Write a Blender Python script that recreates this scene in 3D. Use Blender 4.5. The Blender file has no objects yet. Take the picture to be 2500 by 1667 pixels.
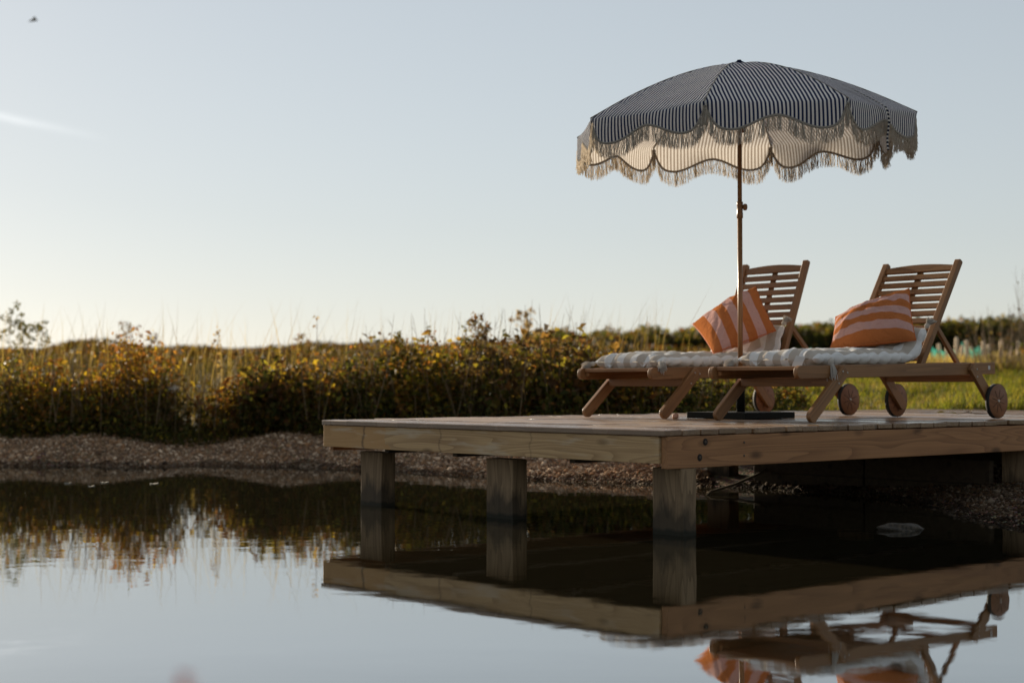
import bpy, bmesh, math, random
import numpy as np
from mathutils import Vector, Matrix

random.seed(7)
rng = np.random.default_rng(11)
R = math.radians
SC = bpy.context.scene
COL = SC.collection

# ------------------------------------------------------------------ camera, sky, sun, exposure
HC = 0.81                       # eye height above the pond
cd = bpy.data.cameras.new('camera'); cam = bpy.data.objects.new('camera', cd); COL.objects.link(cam)
cam.location = (0, 0, HC); cam.rotation_euler = (R(90 + 1.55), 0, 0)
cd.sensor_width = 36; cd.lens = 55.2; cd.clip_start = 0.05; cd.clip_end = 3000
cd.dof.use_dof = True; cd.dof.focus_distance = 9.7; cd.dof.aperture_fstop = 1.6
SC.camera = cam

SUN_AZ, SUN_EL = 35.0, 13.5     # degrees left of the view direction, elevation
sund = Vector((-math.sin(R(SUN_AZ)) * math.cos(R(SUN_EL)), math.cos(R(SUN_AZ)) * math.cos(R(SUN_EL)), math.sin(R(SUN_EL))))
W = bpy.data.worlds.new('World'); SC.world = W; W.use_nodes = True
wt = W.node_tree; wt.nodes.clear()
def wn(t, **k):
    n = wt.nodes.new(t)
    for a, b in k.items(): setattr(n, a, b)
    return n
sky = wn('ShaderNodeTexSky', sky_type='NISHITA', sun_disc=False)
sky.sun_elevation = R(SUN_EL); sky.sun_rotation = R(-SUN_AZ)
sky.air_density = 1.0; sky.dust_density = 0.22; sky.ozone_density = 2.2; sky.altitude = 0
hs = wn('ShaderNodeHueSaturation'); hs.inputs['Saturation'].default_value = 0.60
gam = wn('ShaderNodeGamma'); gam.inputs['Gamma'].default_value = 0.47
wt.links.new(sky.outputs[0], gam.inputs['Color']); wt.links.new(gam.outputs[0], hs.inputs['Color'])
bg = wn('ShaderNodeBackground'); bg.inputs['Strength'].default_value = 0.128
# a faint vapour trail, laid out by sky direction
tc = wn('ShaderNodeTexCoord'); sx = wn('ShaderNodeSeparateXYZ'); wt.links.new(tc.outputs['Generated'], sx.inputs[0])
def wm(op, a, b=None, clamp=False):
    n = wn('ShaderNodeMath', operation=op, use_clamp=clamp)
    for i, v in enumerate((a, b)):
        if v is None: continue
        if isinstance(v, (int, float)): n.inputs[i].default_value = v
        else: wt.links.new(v, n.inputs[i])
    return n.outputs[0]
ysafe = wm('MAXIMUM', sx.outputs['Y'], 0.05)
p_ = wm('DIVIDE', sx.outputs['X'], ysafe); q_ = wm('DIVIDE', sx.outputs['Z'], ysafe)
nz = wn('ShaderNodeTexNoise'); nz.inputs['Scale'].default_value = 26; nz.inputs['Detail'].default_value = 4
wt.links.new(tc.outputs['Generated'], nz.inputs['Vector'])
line = wm('ADD', wm('MULTIPLY', wm('ADD', p_, 0.258), -0.2195), 0.156)
wob = wm('MULTIPLY', wm('SUBTRACT', nz.outputs['Fac'], 0.5), 0.003)
d_ = wm('DIVIDE', wm('ADD', wm('SUBTRACT', q_, line), wob), 0.0025)
m_ = wm('POWER', 2.718, wm('MULTIPLY', wm('MULTIPLY', d_, d_), -1.0))
fade = wm('MULTIPLY', wm('SUBTRACT', -0.255, p_), 11.0, clamp=True)
fade = wm('MULTIPLY', fade, wm('GREATER_THAN', sx.outputs['Y'], 0.06))
m_ = wm('MULTIPLY', wm('MULTIPLY', m_, fade), wm('MULTIPLY', nz.outputs['Fac'], 1.3))
mixc = wn('ShaderNodeMix', data_type='RGBA', blend_type='ADD'); mixc.inputs[7].default_value = (0.9, 0.88, 0.85, 1)
wt.links.new(m_, mixc.inputs[0]); wt.links.new(hs.outputs[0], mixc.inputs[6])
wt.links.new(mixc.outputs[2], bg.inputs['Color'])
wo = wn('ShaderNodeOutputWorld'); wt.links.new(bg.outputs[0], wo.inputs['Surface'])

sl = bpy.data.lights.new('sun', 'SUN'); sl.energy = 4.6; sl.angle = R(0.6); sl.color = (1.0, 0.86, 0.66)
so = bpy.data.objects.new('sun', sl); COL.objects.link(so); so.location = (-20, 30, 20)
so.rotation_euler = (-sund).to_track_quat('-Z', 'Y').to_euler()

SC.view_settings.view_transform = 'Standard'; SC.view_settings.look = 'None'
SC.view_settings.exposure = 1.18; SC.view_settings.gamma = 1.0
SC.render.engine = 'CYCLES'
SC.cycles.use_denoising = True
SC.cycles.max_bounces = 8; SC.cycles.diffuse_bounces = 3; SC.cycles.glossy_bounces = 4; SC.cycles.transmission_bounces = 4
SC.cycles.caustics_reflective = False; SC.cycles.caustics_refractive = False
SC.cycles.sample_clamp_indirect = 6

# ------------------------------------------------------------------ helpers
def tag(o, label=None, cat=None, group=None, kind=None):
    if label: o['label'] = label
    if cat: o['category'] = cat
    if group: o['group'] = group
    if kind: o['kind'] = kind
    return o

def empty(name, loc=(0, 0, 0), rz=0.0, label=None, cat=None, group=None):
    o = bpy.data.objects.new(name, None); COL.objects.link(o)
    o.empty_display_size = 0.1; o.location = loc; o.rotation_euler = (0, 0, rz)
    return tag(o, label, cat, group)

def link(name, me, mat=None, parent=None):
    o = bpy.data.objects.new(name, me); COL.objects.link(o)
    if mat and not me.materials: me.materials.append(mat)
    if parent: o.parent = parent
    return o

def mesh_np(name, V, F, mat=None, parent=None, smooth=False, col=None, uv=None):
    """V (n,3) array, F (m,k) array of equal-sized faces."""
    V = np.asarray(V, np.float32); F = np.asarray(F, np.int32)
    me = bpy.data.meshes.new(name)
    me.vertices.add(len(V)); me.vertices.foreach_set('co', V.ravel())
    k = F.shape[1]
    me.loops.add(F.size); me.loops.foreach_set('vertex_index', F.ravel())
    me.polygons.add(len(F))
    me.polygons.foreach_set('loop_start', np.arange(0, F.size, k, dtype=np.int32))
    me.polygons.foreach_set('loop_total', np.full(len(F), k, np.int32))
    if smooth: me.polygons.foreach_set('use_smooth', np.ones(len(F), bool))
    me.update(calc_edges=True)
    if col is not None:
        a = me.color_attributes.new('tint', 'FLOAT_COLOR', 'POINT')
        c = np.ones((len(V), 4), np.float32); c[:, :3] = col; a.data.foreach_set('color', c.ravel())
    if uv is not None:
        l = me.uv_layers.new(name='UVMap'); l.data.foreach_set('uv', np.asarray(uv, np.float32)[F.ravel()].ravel())
    return link(name, me, mat, parent)

class MB:
    """collects shapes; build() links them as one mesh object"""
    def __init__(s): s.v = []; s.f = []; s.sm = []
    def add(s, vs, fs, smooth=False):
        b = len(s.v); s.v += [tuple(v) for v in vs]
        for f in fs: s.f.append([b + i for i in f]); s.sm.append(smooth)
        return s
    def box(s, lo, hi):
        x0, y0, z0 = lo; x1, y1, z1 = hi
        return s.add([(x0,y0,z0),(x1,y0,z0),(x1,y1,z0),(x0,y1,z0),(x0,y0,z1),(x1,y0,z1),(x1,y1,z1),(x0,y1,z1)],
              [(0,3,2,1),(4,5,6,7),(0,1,5,4),(1,2,6,5),(2,3,7,6),(3,0,4,7)])
    def prism(s, out, y0, y1):
        """outline of (x,z) points, counter-clockwise seen from -y, extruded along y"""
        n = len(out)
        vs = [(x, y0, z) for x, z in out] + [(x, y1, z) for x, z in out]
        fs = [tuple(range(n)), tuple(range(2*n-1, n-1, -1))]
        fs += [(i, i+n, (i+1) % n + n, (i+1) % n) for i in range(n)]
        return s.add(vs, fs)
    def tube(s, pts, rad, n=8, cap=True):
        pts = [Vector(p) for p in pts]; m = len(pts)
        if not hasattr(rad, '__len__'): rad = [rad]*m
        vs = []; fs = []; prev = None
        for i, p in enumerate(pts):
            t = (pts[min(i+1, m-1)] - pts[max(i-1, 0)]).normalized()
            if prev is None:
                a = Vector((0, 0, 1)) if abs(t.z) < .9 else Vector((1, 0, 0))
                x = t.cross(a).normalized()
            else:
                x = (prev - t*prev.dot(t)).normalized()
            prev = x; y = t.cross(x)
            for k in range(n):
                a = 2*math.pi*k/n; vs.append(p + (x*math.cos(a) + y*math.sin(a))*rad[i])
        for i in range(m-1):
            for k in range(n):
                fs.append((i*n+k, i*n+(k+1) % n, (i+1)*n+(k+1) % n, (i+1)*n+k))
        s.add(vs, fs, True)
        if cap:
            b = len(s.v) - len(vs)
            s.f.append([b+k for k in range(n-1, -1, -1)]); s.sm.append(False)
            s.f.append([b+(m-1)*n+k for k in range(n)]); s.sm.append(False)
        return s
    def lathe(s, prof, n=16, c=(0,0,0), axis='z'):
        vs = []; fs = []
        for r, z in prof:
            for k in range(n):
                a = 2*math.pi*k/n
                p = (r*math.cos(a), r*math.sin(a), z)
                if axis == 'y': p = (p[0], p[2], p[1])
                if axis == 'x': p = (p[2], p[0], p[1])
                vs.append((p[0]+c[0], p[1]+c[1], p[2]+c[2]))
        for i in range(len(prof)-1):
            for k in range(n): fs.append((i*n+k, i*n+(k+1) % n, (i+1)*n+(k+1) % n, (i+1)*n+k))
        return s.add(vs, fs, True)
    def build(s, name, mat=None, parent=None, bevel=0, seg=2):
        me = bpy.data.meshes.new(name); me.from_pydata(s.v, [], s.f); me.update()
        me.polygons.foreach_set('use_smooth', s.sm)
        bm = bmesh.new(); bm.from_mesh(me); bmesh.ops.recalc_face_normals(bm, faces=bm.faces)
        if bevel:
            es = [e for e in bm.edges if len(e.link_faces) == 2 and e.calc_face_angle(0) > .6]
            bmesh.ops.bevel(bm, geom=es, offset=bevel, segments=seg, affect='EDGES', profile=.6)
            if seg > 1:
                for f in bm.faces: f.smooth = False
        bm.to_mesh(me); bm.free()
        return link(name, me, mat, parent)

# ------------------------------------------------------------------ materials
class M:
    def __init__(s, name):
        s.m = bpy.data.materials.new(name); s.m.use_nodes = True; s.t = s.m.node_tree; s.t.nodes.clear()
        s.out = s.n('ShaderNodeOutputMaterial')
    def n(s, t, ins=None, **k):
        nd = s.t.nodes.new(t)
        for a, b in k.items(): setattr(nd, a, b)
        for a, b in (ins or {}).items():
            if hasattr(b, 'is_output'): s.t.links.new(b, nd.inputs[a])
            else: nd.inputs[a].default_value = b
        return nd
    def math(s, op, a, b=0.0, c=0.0, clamp=False): return s.n('ShaderNodeMath', {0: a, 1: b, 2: c}, operation=op, use_clamp=clamp).outputs[0]
    def mix(s, f, a, b, blend='MIX'):
        a = a if hasattr(a, 'is_output') else (*a, 1)[:4]; b = b if hasattr(b, 'is_output') else (*b, 1)[:4]
        return s.n('ShaderNodeMix', {0: f, 6: a, 7: b}, data_type='RGBA', blend_type=blend, clamp_factor=True).outputs[2]
    def ramp(s, f, stops):
        r = s.n('ShaderNodeValToRGB', {0: f}); e = r.color_ramp.elements
        while len(e) < len(stops): e.new(.5)
        for i, (p, c) in enumerate(stops): e[i].position = p; e[i].color = (*c, 1) if len(c) == 3 else c
        return r.outputs[0]
    def noise(s, vec, scale, detail=3, rough=.55, dist=0): return s.n('ShaderNodeTexNoise', {'Vector': vec, 'Scale': scale, 'Detail': detail, 'Roughness': rough, 'Distortion': dist}).outputs['Fac']
    def obj(s): return s.n('ShaderNodeTexCoord').outputs['Object']
    def mapv(s, vec, scale=(1,1,1), loc=(0,0,0)): return s.n('ShaderNodeMapping', {'Vector': vec, 'Scale': scale, 'Location': loc}).outputs[0]
    def bump(s, h, dist=.01, st=1.0, normal=None):
        i = {'Height': h, 'Distance': dist, 'Strength': st}
        if normal: i['Normal'] = normal
        return s.n('ShaderNodeBump', i).outputs[0]
    def bsdf(s, col, rough=.6, normal=None, **extra):
        i = {'Base Color': col if hasattr(col, 'is_output') else (*col, 1), 'Roughness': rough}
        if normal: i['Normal'] = normal
        i.update(extra)
        return s.n('ShaderNodeBsdfPrincipled', i).outputs[0]
    def done(s, sh): s.t.links.new(sh, s.out.inputs['Surface']); return s.m

def wood(name, ca, cb, cline, rough=.55, axis='X', ring=9.0, gs=1.0, spec=.3, knots=True, stain=None, wet=None, bumpd=.0015, rv=.35):
    """grain runs along the local axis; growth rings are contour lines of a stretched noise"""
    m = M(name); o = m.obj()
    rnd = m.n('ShaderNodeObjectInfo').outputs['Random']
    off = m.n('ShaderNodeCombineXYZ', {0: m.math('MULTIPLY', rnd, 37.0), 1: m.math('MULTIPLY', rnd, 91.0), 2: m.math('MULTIPLY', rnd, 53.0)}).outputs[0]
    v = m.n('ShaderNodeVectorMath', {0: o, 1: off}, operation='ADD').outputs[0]
    st = {'X': (1, 13, 13), 'Y': (13, 1, 13), 'Z': (13, 13, 1)}[axis]
    vs = m.mapv(v, st)
    base = m.noise(vs, .55*gs, 2, .45, .35)
    rings = m.math('FRACT', m.math('MULTIPLY', base, ring))
    rings = m.math('POWER', rings, 2.2)
    fine = m.noise(m.mapv(v, tuple(1.5 if k == 1 else 150 for k in st)), 1.0, 3, .6)
    blot = m.noise(v, 2.2, 4, .6)
    c = m.mix(blot, ca, cb)
    tone = m.noise(off, 1.0, 0)
    c = m.mix(m.math('MULTIPLY', rings, .6), c, cline)
    c = m.mix(m.ramp(fine, [(.35, (.6,.6,.6)), (.6, (0,0,0))]), c, m.mix(.5, c, cline))
    c = m.mix(m.math('MULTIPLY', rnd, rv), c, m.mix(.6, c, cline))
    if knots:
        kv = m.mapv(v, tuple(2.2 if k == 1 else 5.5 for k in st))
        vor = m.n('ShaderNodeTexVoronoi', {'Vector': kv, 'Scale': 1.0, 'Randomness': 1.0}).outputs['Distance']
        kn = m.ramp(vor, [(.07, (1,1,1)), (.17, (0,0,0))])
        c = m.mix(m.math('MULTIPLY', kn, .75), c, tuple(x*.35 for x in cline))
    if stain: c = stain(m, o, c)
    r = m.math('ADD', m.math('MULTIPLY', fine, .25), rough-.12)
    if wet: c, r = wet(m, o, c, r)
    h = m.math('ADD', m.math('MULTIPLY', rings, -.4), fine)
    return m.done(m.bsdf(c, r, m.bump(h, bumpd, .6), **{'Specular IOR Level': spec}))

def fascia_stain(m, o, c):
    sx = m.n('ShaderNodeSeparateXYZ', {0: o})
    n = m.noise(m.mapv(o, (5, 5, 9)), 1.0, 4, .6)
    e = m.math('ADD', m.math('MULTIPLY', m.math('SUBTRACT', sx.outputs[0], 2.42), 4.0), m.math('MULTIPLY', m.math('SUBTRACT', n, .5), 1.7))
    f = m.math('GREATER_THAN', e, 0.0)
    c = m.mix(f, c, m.mix(.72, c, (.44, .24, .09)))
    dn = m.math('ADD', m.math('MULTIPLY', m.math('SUBTRACT', m.noise(m.mapv(o, (6, 6, 14)), 1.0, 3), .5), .10), sx.outputs[0])
    for xs, wd, k_ in ((2.655, .022, .75), (1.02, .012, .4), (1.86, .014, .5)):
        f2 = m.math('SUBTRACT', 1.0, m.math('DIVIDE', m.math('ABSOLUTE', m.math('SUBTRACT', dn, xs)), wd), clamp=True)
        c = m.mix(m.math('MULTIPLY', f2, k_), c, (.09, .055, .03))
    g = m.noise(m.mapv(o, (2.5, 2.5, 16)), 1.0, 3)
    return m.mix(m.ramp(g, [(.56, (0,0,0)), (.66, (.45,.45,.45))]), c, (.56, .47, .35))

def deck_wet(m, o, c, r):
    ge = m.n('ShaderNodeNewGeometry').outputs['Position']
    n = m.noise(m.mapv(ge, (1.3, 1.3, 1)), 1.0, 4, .6)
    w = m.ramp(n, [(.44, (0,0,0)), (.56, (1,1,1))])
    c = m.mix(m.math('MULTIPLY', w, .45), c, m.mix(.65, c, (.06, .035, .02)))
    r = m.n('ShaderNodeMix', {0: w, 2: r, 3: .2}, data_type='FLOAT').outputs[0]
    return c, r

def post_stain(m, o, c):
    ge = m.n('ShaderNodeSeparateXYZ', {0: m.n('ShaderNodeNewGeometry').outputs['Position']})
    n = m.noise(m.mapv(o, (7, 7, 2.5)), 1.0, 4, .6)
    lvl = m.math('ADD', ge.outputs[2], m.math('MULTIPLY', m.math('SUBTRACT', n, .5), .42))
    f = m.math('SUBTRACT', 1.0, m.math('MULTIPLY', m.math('SUBTRACT', lvl, .09), 11.0, clamp=True))
    c = m.mix(m.math('MULTIPLY', f, .8), c, (.022, .018, .012))
    wl = m.math('SUBTRACT', 1.0, m.math('MULTIPLY', m.math('SUBTRACT', m.math('ADD', ge.outputs[2], m.math('MULTIPLY', m.math('SUBTRACT', n, .35), .07)),  .030), 60.0, clamp=True))
    return m.mix(m.math('MULTIPLY', wl, .85), c, (.010, .011, .006))

MW_BOARD = wood('deck_board_timber', (.38, .235, .125), (.30, .19, .105), (.13, .068, .032), .46, 'Y', 14, spec=.55, wet=deck_wet, rv=1.0)
MW_FASCIA = wood('fascia_timber', (.60, .40, .20), (.52, .34, .165), (.22, .12, .05), .7, 'X', 20, .75, stain=fascia_stain)
MW_BEAM = wood('beam_timber', (.42, .205, .085), (.35, .17, .07), (.14, .06, .023), .62, 'X', 18, .8)
MW_POST = wood('post_timber', (.33, .225, .125), (.24, .16, .09), (.08, .05, .028), .85, 'Z', 12, stain=post_stain, bumpd=.004)
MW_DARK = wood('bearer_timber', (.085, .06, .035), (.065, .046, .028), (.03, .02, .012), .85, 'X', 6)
MW_CHAIR = wood('oiled_hardwood', (.30, .15, .06), (.245, .12, .046), (.13, .056, .02), .5, 'X', 5, 1.4, spec=.35, knots=False, bumpd=.0006)
MW_POLE = wood('varnished_pole_wood', (.30, .15, .06), (.24, .115, .045), (.14, .06, .022), .36, 'Z', 4, 1.4, spec=.3, knots=False, bumpd=.0004)

def simple(name, col, rough=.6, metal=0.0, bumpy=0.0, bs=60, spec=.4, var=.25):
    m = M(name); o = m.obj()
    n = m.noise(o, bs, 4, .6)
    c = m.mix(m.math('MULTIPLY', n, var), col, tuple(x*.45 for x in col))
    nm = m.bump(n, bumpy, 1.0) if bumpy else None
    return m.done(m.bsdf(c, m.math('ADD', m.math('MULTIPLY', n, .2), rough-.1), nm, Metallic=metal, **{'Specular IOR Level': spec}))

M_BLACK = simple('black_powder_coat', (.008, .009, .007), .6, 0, .0006, 180, .15)
M_TYRE = simple('black_rubber', (.014, .013, .012), .75, 0, .001, 120)
M_STEEL = simple('dull_steel', (.42, .38, .33), .4, .9, .0004, 150)
M_STICK = simple('weathered_stick', (.10, .07, .04), .85, 0, .003, 40)
M_STICKER = simple('paper_sticker', (.55, .54, .52), .6, 0, .0002, 60)

def cloth(name, build_col, trans=.35, rough=.85, weave=900, wr=0.0):
    m = M(name); uv = m.n('ShaderNodeTexCoord').outputs['UV']; o = m.obj()
    c = build_col(m, uv, o)
    dirt = m.noise(o, 9, 4, .6)
    c = m.mix(m.math('MULTIPLY', dirt, .22), c, m.mix(1.0, c, (.55, .5, .44), 'MULTIPLY'))
    wv = m.noise(m.mapv(uv, (weave, weave, 1)), 1.0, 2)
    h = wv
    nm = m.bump(h, .0012, .5)
    if wr:
        nm = m.bump(m.noise(m.mapv(o, (1, 1, 1)), 16, 3, .5, 1.2), wr, .8, nm)
    d = m.n('ShaderNodeBsdfDiffuse', {'Color': c, 'Roughness': .6, 'Normal': nm}).outputs[0]
    if trans:
        t = m.n('ShaderNodeBsdfTranslucent', {'Color': m.mix(1.0, c, (1.0, .97, .92), 'MULTIPLY'), 'Normal': nm}).outputs[0]
        d = m.n('ShaderNodeMixShader', {0: trans, 1: d, 2: t}).outputs[0]
    return m.done(d)

def stripes(m, coord, period, duty=.5, phase=0.0):
    f = m.math('FRACT', m.math('ADD', m.math('DIVIDE', coord, period), phase + 100.0))
    return m.math('LESS_THAN', f, duty)

def canopy_col(m, uv, o):
    x = m.n('ShaderNodeSeparateXYZ', {0: uv}).outputs[0]
    f = stripes(m, x, .0262, .5)
    back = m.n('ShaderNodeNewGeometry').outputs['Backfacing']      # the print is weaker on the inside of the cloth
    return m.mix(back, m.mix(f, (.82, .82, .82), (.036, .050, .115)), m.mix(f, (.72, .71, .71), (.33, .29, .26)))
def strap_col(m, uv, o):
    y = m.n('ShaderNodeSeparateXYZ', {0: uv}).outputs[1]
    return m.mix(stripes(m, y, .026, .55), (.66, .62, .56), (.012, .016, .040))
def cushion_col(m, uv, o):
    x = m.n('ShaderNodeSeparateXYZ', {0: uv}).outputs[0]
    return m.mix(stripes(m, x, .132, .5, .25), (.82, .81, .79), (.58, .52, .45))
def pillow_col(k, ph):
    def f(m, uv, o):
        x = m.n('ShaderNodeSeparateXYZ', {0: uv}).outputs[k]
        n = m.noise(o, 14, 2)
        x = m.math('ADD', x, m.math('MULTIPLY', m.math('SUBTRACT', n, .5), .02))
        return m.mix(stripes(m, x, 2/7.0, .5, ph), (.67, .41, .36), (.56, .195, .065))
    return f
MC_CANOPY = cloth('striped_canopy_cloth', canopy_col, .34, wr=.004)
MC_STRAP = cloth('striped_strap_cloth', strap_col, .2)
MC_CUSH = cloth('striped_mattress_cloth', cushion_col, .12, wr=.006)
MC_PIL1 = cloth('striped_pillow_cloth_across', pillow_col(0, 0.0), .1, wr=.022)
MC_PIL2 = cloth('striped_pillow_cloth_along', pillow_col(1, 0.0), .1, wr=.022)
MC_FRINGE = cloth('cream_cotton_fringe', lambda m, uv, o: m.mix(m.noise(o, 50, 2), (.88, .83, .76), (.72, .67, .59)), .55)
MC_TRIM = cloth('grey_braid_trim', lambda m, uv, o: m.mix(m.noise(o, 80, 2), (.40, .36, .31), (.30, .27, .235)), .15)
MC_TASSEL = cloth('white_cotton_tassel', lambda m, uv, o: m.mix(m.noise(o, 60, 2), (.72, .68, .62), (.55, .50, .44)), .2)
MC_TAG = cloth('white_label_cloth', lambda m, uv, o: m.mix(0.0, (.72, .72, .70), (.7, .7, .7)), .4)

def leafmat(name, trans=.5, boost=(1.5, 1.35, .7)):
    m = M(name)
    c = m.n('ShaderNodeVertexColor', layer_name='tint').outputs[0]
    d = m.bsdf(c, .6, None, **{'Specular IOR Level': .08})
    t = m.n('ShaderNodeBsdfTranslucent', {'Color': m.mix(1.0, c, boost, 'MULTIPLY')}).outputs[0]
    return m.done(m.n('ShaderNodeMixShader', {0: trans, 1: d, 2: t}).outputs[0])
M_LEAF = leafmat('leaf', .55, (1.6, 1.4, .75))
M_GRASS = leafmat('grass_blade', .55, (1.7, 1.6, .7))
M_STEM = simple('plant_stem', (.20, .135, .07), .8, 0, 0, 40)

# ------------------------------------------------------------------ terrain and water
POND = [(-60, 16.3), (-14, 16.2), (-8, 15.6), (-5.6, 15.95), (-4.9, 15.5), (-4.3, 15.65), (-3.6, 15.2), (-3.1, 15.75), (-2.5, 15.35), (-2.1, 15.55), (-1.6, 14.95), (-1.2, 14.85), (-.88, 14.35), (.22, 13.3), (1.2, 12.7), (2.0, 12.1),
        (2.6, 11.2), (2.82, 10.4), (2.72, 9.6), (2.85, 8.95), (3.3, 8.4), (4.2, 7.4), (6, 5.5), (9, 2), (9, -12), (-60, -12)]
def pond_sd(X, Y):
    """signed distance to the pond outline: negative over water"""
    X = np.asarray(X, float); Y = np.asarray(Y, float)
    d = np.full(X.shape, 1e9); inside = np.zeros(X.shape, bool)
    n = len(POND)
    for i in range(n):
        ax, ay = POND[i]; bx, by = POND[(i+1) % n]
        dx, dy = bx-ax, by-ay
        t = np.clip(((X-ax)*dx + (Y-ay)*dy)/(dx*dx+dy*dy), 0, 1)
        d = np.minimum(d, np.hypot(X-(ax+t*dx), Y-(ay+t*dy)))
        c = ((ay > Y) != (by > Y)) & (X < (bx-ax)*(Y-ay)/(by-ay+1e-12)+ax)
        inside ^= c
    return np.where(inside, -d, d)
def wav(X, Y, s, a):
    return a*(np.sin(X*s*1.3+1.7*np.sin(Y*s*.7+.4)+.3)*np.cos(Y*s*1.1+1.3*np.sin(X*s*.6+2.0)))
def ground_z(X, Y):
    X = np.asarray(X, float); Y = np.asarray(Y, float)
    sd = pond_sd(X, Y)
    z = np.interp(sd, [-12, -3, -.6, 0, .35, 1.0, 1.6, 2.4, 4.0, 6.0, 9.0], [-1.2, -.8, -.16, 0, .075, .165, .225, .33, .47, .56, .62])
    mound = .04*np.exp(-((X+4.5)/.6)**2)+.05*np.exp(-((X+2.4)/.55)**2)-.02*np.exp(-((X+3.4)/.4)**2)
    z = z + mound*np.clip(sd/1.0, 0, 1)*np.clip((3-sd)/1.2, 0, 1)
    far = np.interp(Y, [0, 19, 28, 45, 62, 90, 400, 2000], [0, 0, .48, 1.0, 1.42, 1.5, 1.2, 1.2])
    land = np.clip((sd-3)/3, 0, 1)
    z = z + far*land
    z = z + wav(X, Y, .9, .03)*np.clip(sd, 0, 1) + wav(X, Y, 3.1, .012)*np.clip(sd*2, 0, 1) + wav(X, Y, .11, .25)*np.clip((sd-20)/20, 0, 1)
    return z

def graded(a, b, fine, coarse_to):
    core = list(np.arange(a, b+1e-6, fine)); s = fine
    lo, hi = [], []
    x = a
    while x > -coarse_to: s *= 1.25; x -= s; lo.append(x)
    s = fine; x = b
    while x < coarse_to: s *= 1.25; x += s; hi.append(x)
    return np.array(lo[::-1]+core+hi)
gx = graded(-9, 9, .16, 1500); gy = graded(5, 26, .16, 1500); gy = gy[gy > -60]
GX, GY = np.meshgrid(gx, gy); GZ = ground_z(GX, GY)
nx, ny = len(gx), len(gy)
idx = np.arange(nx*ny).reshape(ny, nx)
Fg = np.stack([idx[:-1, :-1], idx[:-1, 1:], idx[1:, 1:], idx[1:, :-1]], -1).reshape(-1, 4)
sdg = pond_sd(GX, GY).ravel()
m = M('earth_and_turf'); pos = m.obj()
gr = m.n('ShaderNodeVertexColor', layer_name='tint').outputs[0]
vor = m.n('ShaderNodeTexVoronoi', {'Vector': pos, 'Scale': 34.0})
peb = m.mix(.6, m.mix(m.noise(pos, 6), (.16, .10, .06), (.26, .17, .11)), vor.outputs['Color'], 'MULTIPLY')
turf = m.mix(m.noise(pos, 1.1, 5, .65), (.04, .045, .013), (.085, .068, .026))
turf = m.mix(m.ramp(m.noise(pos, 14, 4, .7), [(.4, (0,0,0)), (.7, (1,1,1))]), turf, (.03, .03, .010))
colr = m.mix(m.math('MULTIPLY', gr, 1.0), peb, turf)
M_GROUND = m.done(m.bsdf(colr, .9, m.bump(m.math('ADD', m.noise(pos, 30, 4), m.math('MULTIPLY', vor.outputs['Distance'], .6)), .02, .7), **{'Specular IOR Level': .2}))
gm = np.clip((sdg-1.35)/.4, 0, 1)
ground = mesh_np('ground', np.stack([GX.ravel(), GY.ravel(), GZ.ravel()], -1), Fg, M_GROUND, smooth=True, col=np.repeat(gm[:, None], 3, 1))
tag(ground, kind='structure')

m = M('pond_water'); pos = m.obj()
rip = m.noise(m.mapv(pos, (1.0, 1.6, 1)), 2.6, 3, .5, .4)
rip2 = m.noise(m.mapv(pos, (1.0, 1.8, 1)), 13.0, 2, .5, .2)
calm = m.ramp(m.noise(pos, .5, 2), [(.35, (.35,.35,.35)), (.65, (1,1,1))])
h = m.math('MULTIPLY', m.math('ADD', rip, m.math('MULTIPLY', rip2, .10)), calm)
nm = m.bump(h, .0045, .25)
fr = m.n('ShaderNodeFresnel', {'IOR': 1.85, 'Normal': nm}).outputs[0]
dk = m.n('ShaderNodeBsdfDiffuse', {'Color': (.016, .013, .007, 1)}).outputs[0]
gl = m.n('ShaderNodeBsdfGlossy', {'Color': (.93, .95, .96, 1), 'Roughness': .012, 'Normal': nm}).outputs[0]
fr = m.n('ShaderNodeMapRange', {0: fr, 1: .0, 2: .44, 3: .03, 4: .67}).outputs[0]
M_WATER = m.done(m.n('ShaderNodeMixShader', {0: fr, 1: dk, 2: gl}).outputs[0])
water = MB().add([(-62, -14, 0), (12, -14, 0), (12, 18, 0), (-62, 18, 0)], [(0, 1, 2, 3)]).build('pond_water', M_WATER)
tag(water, kind='structure')

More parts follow.
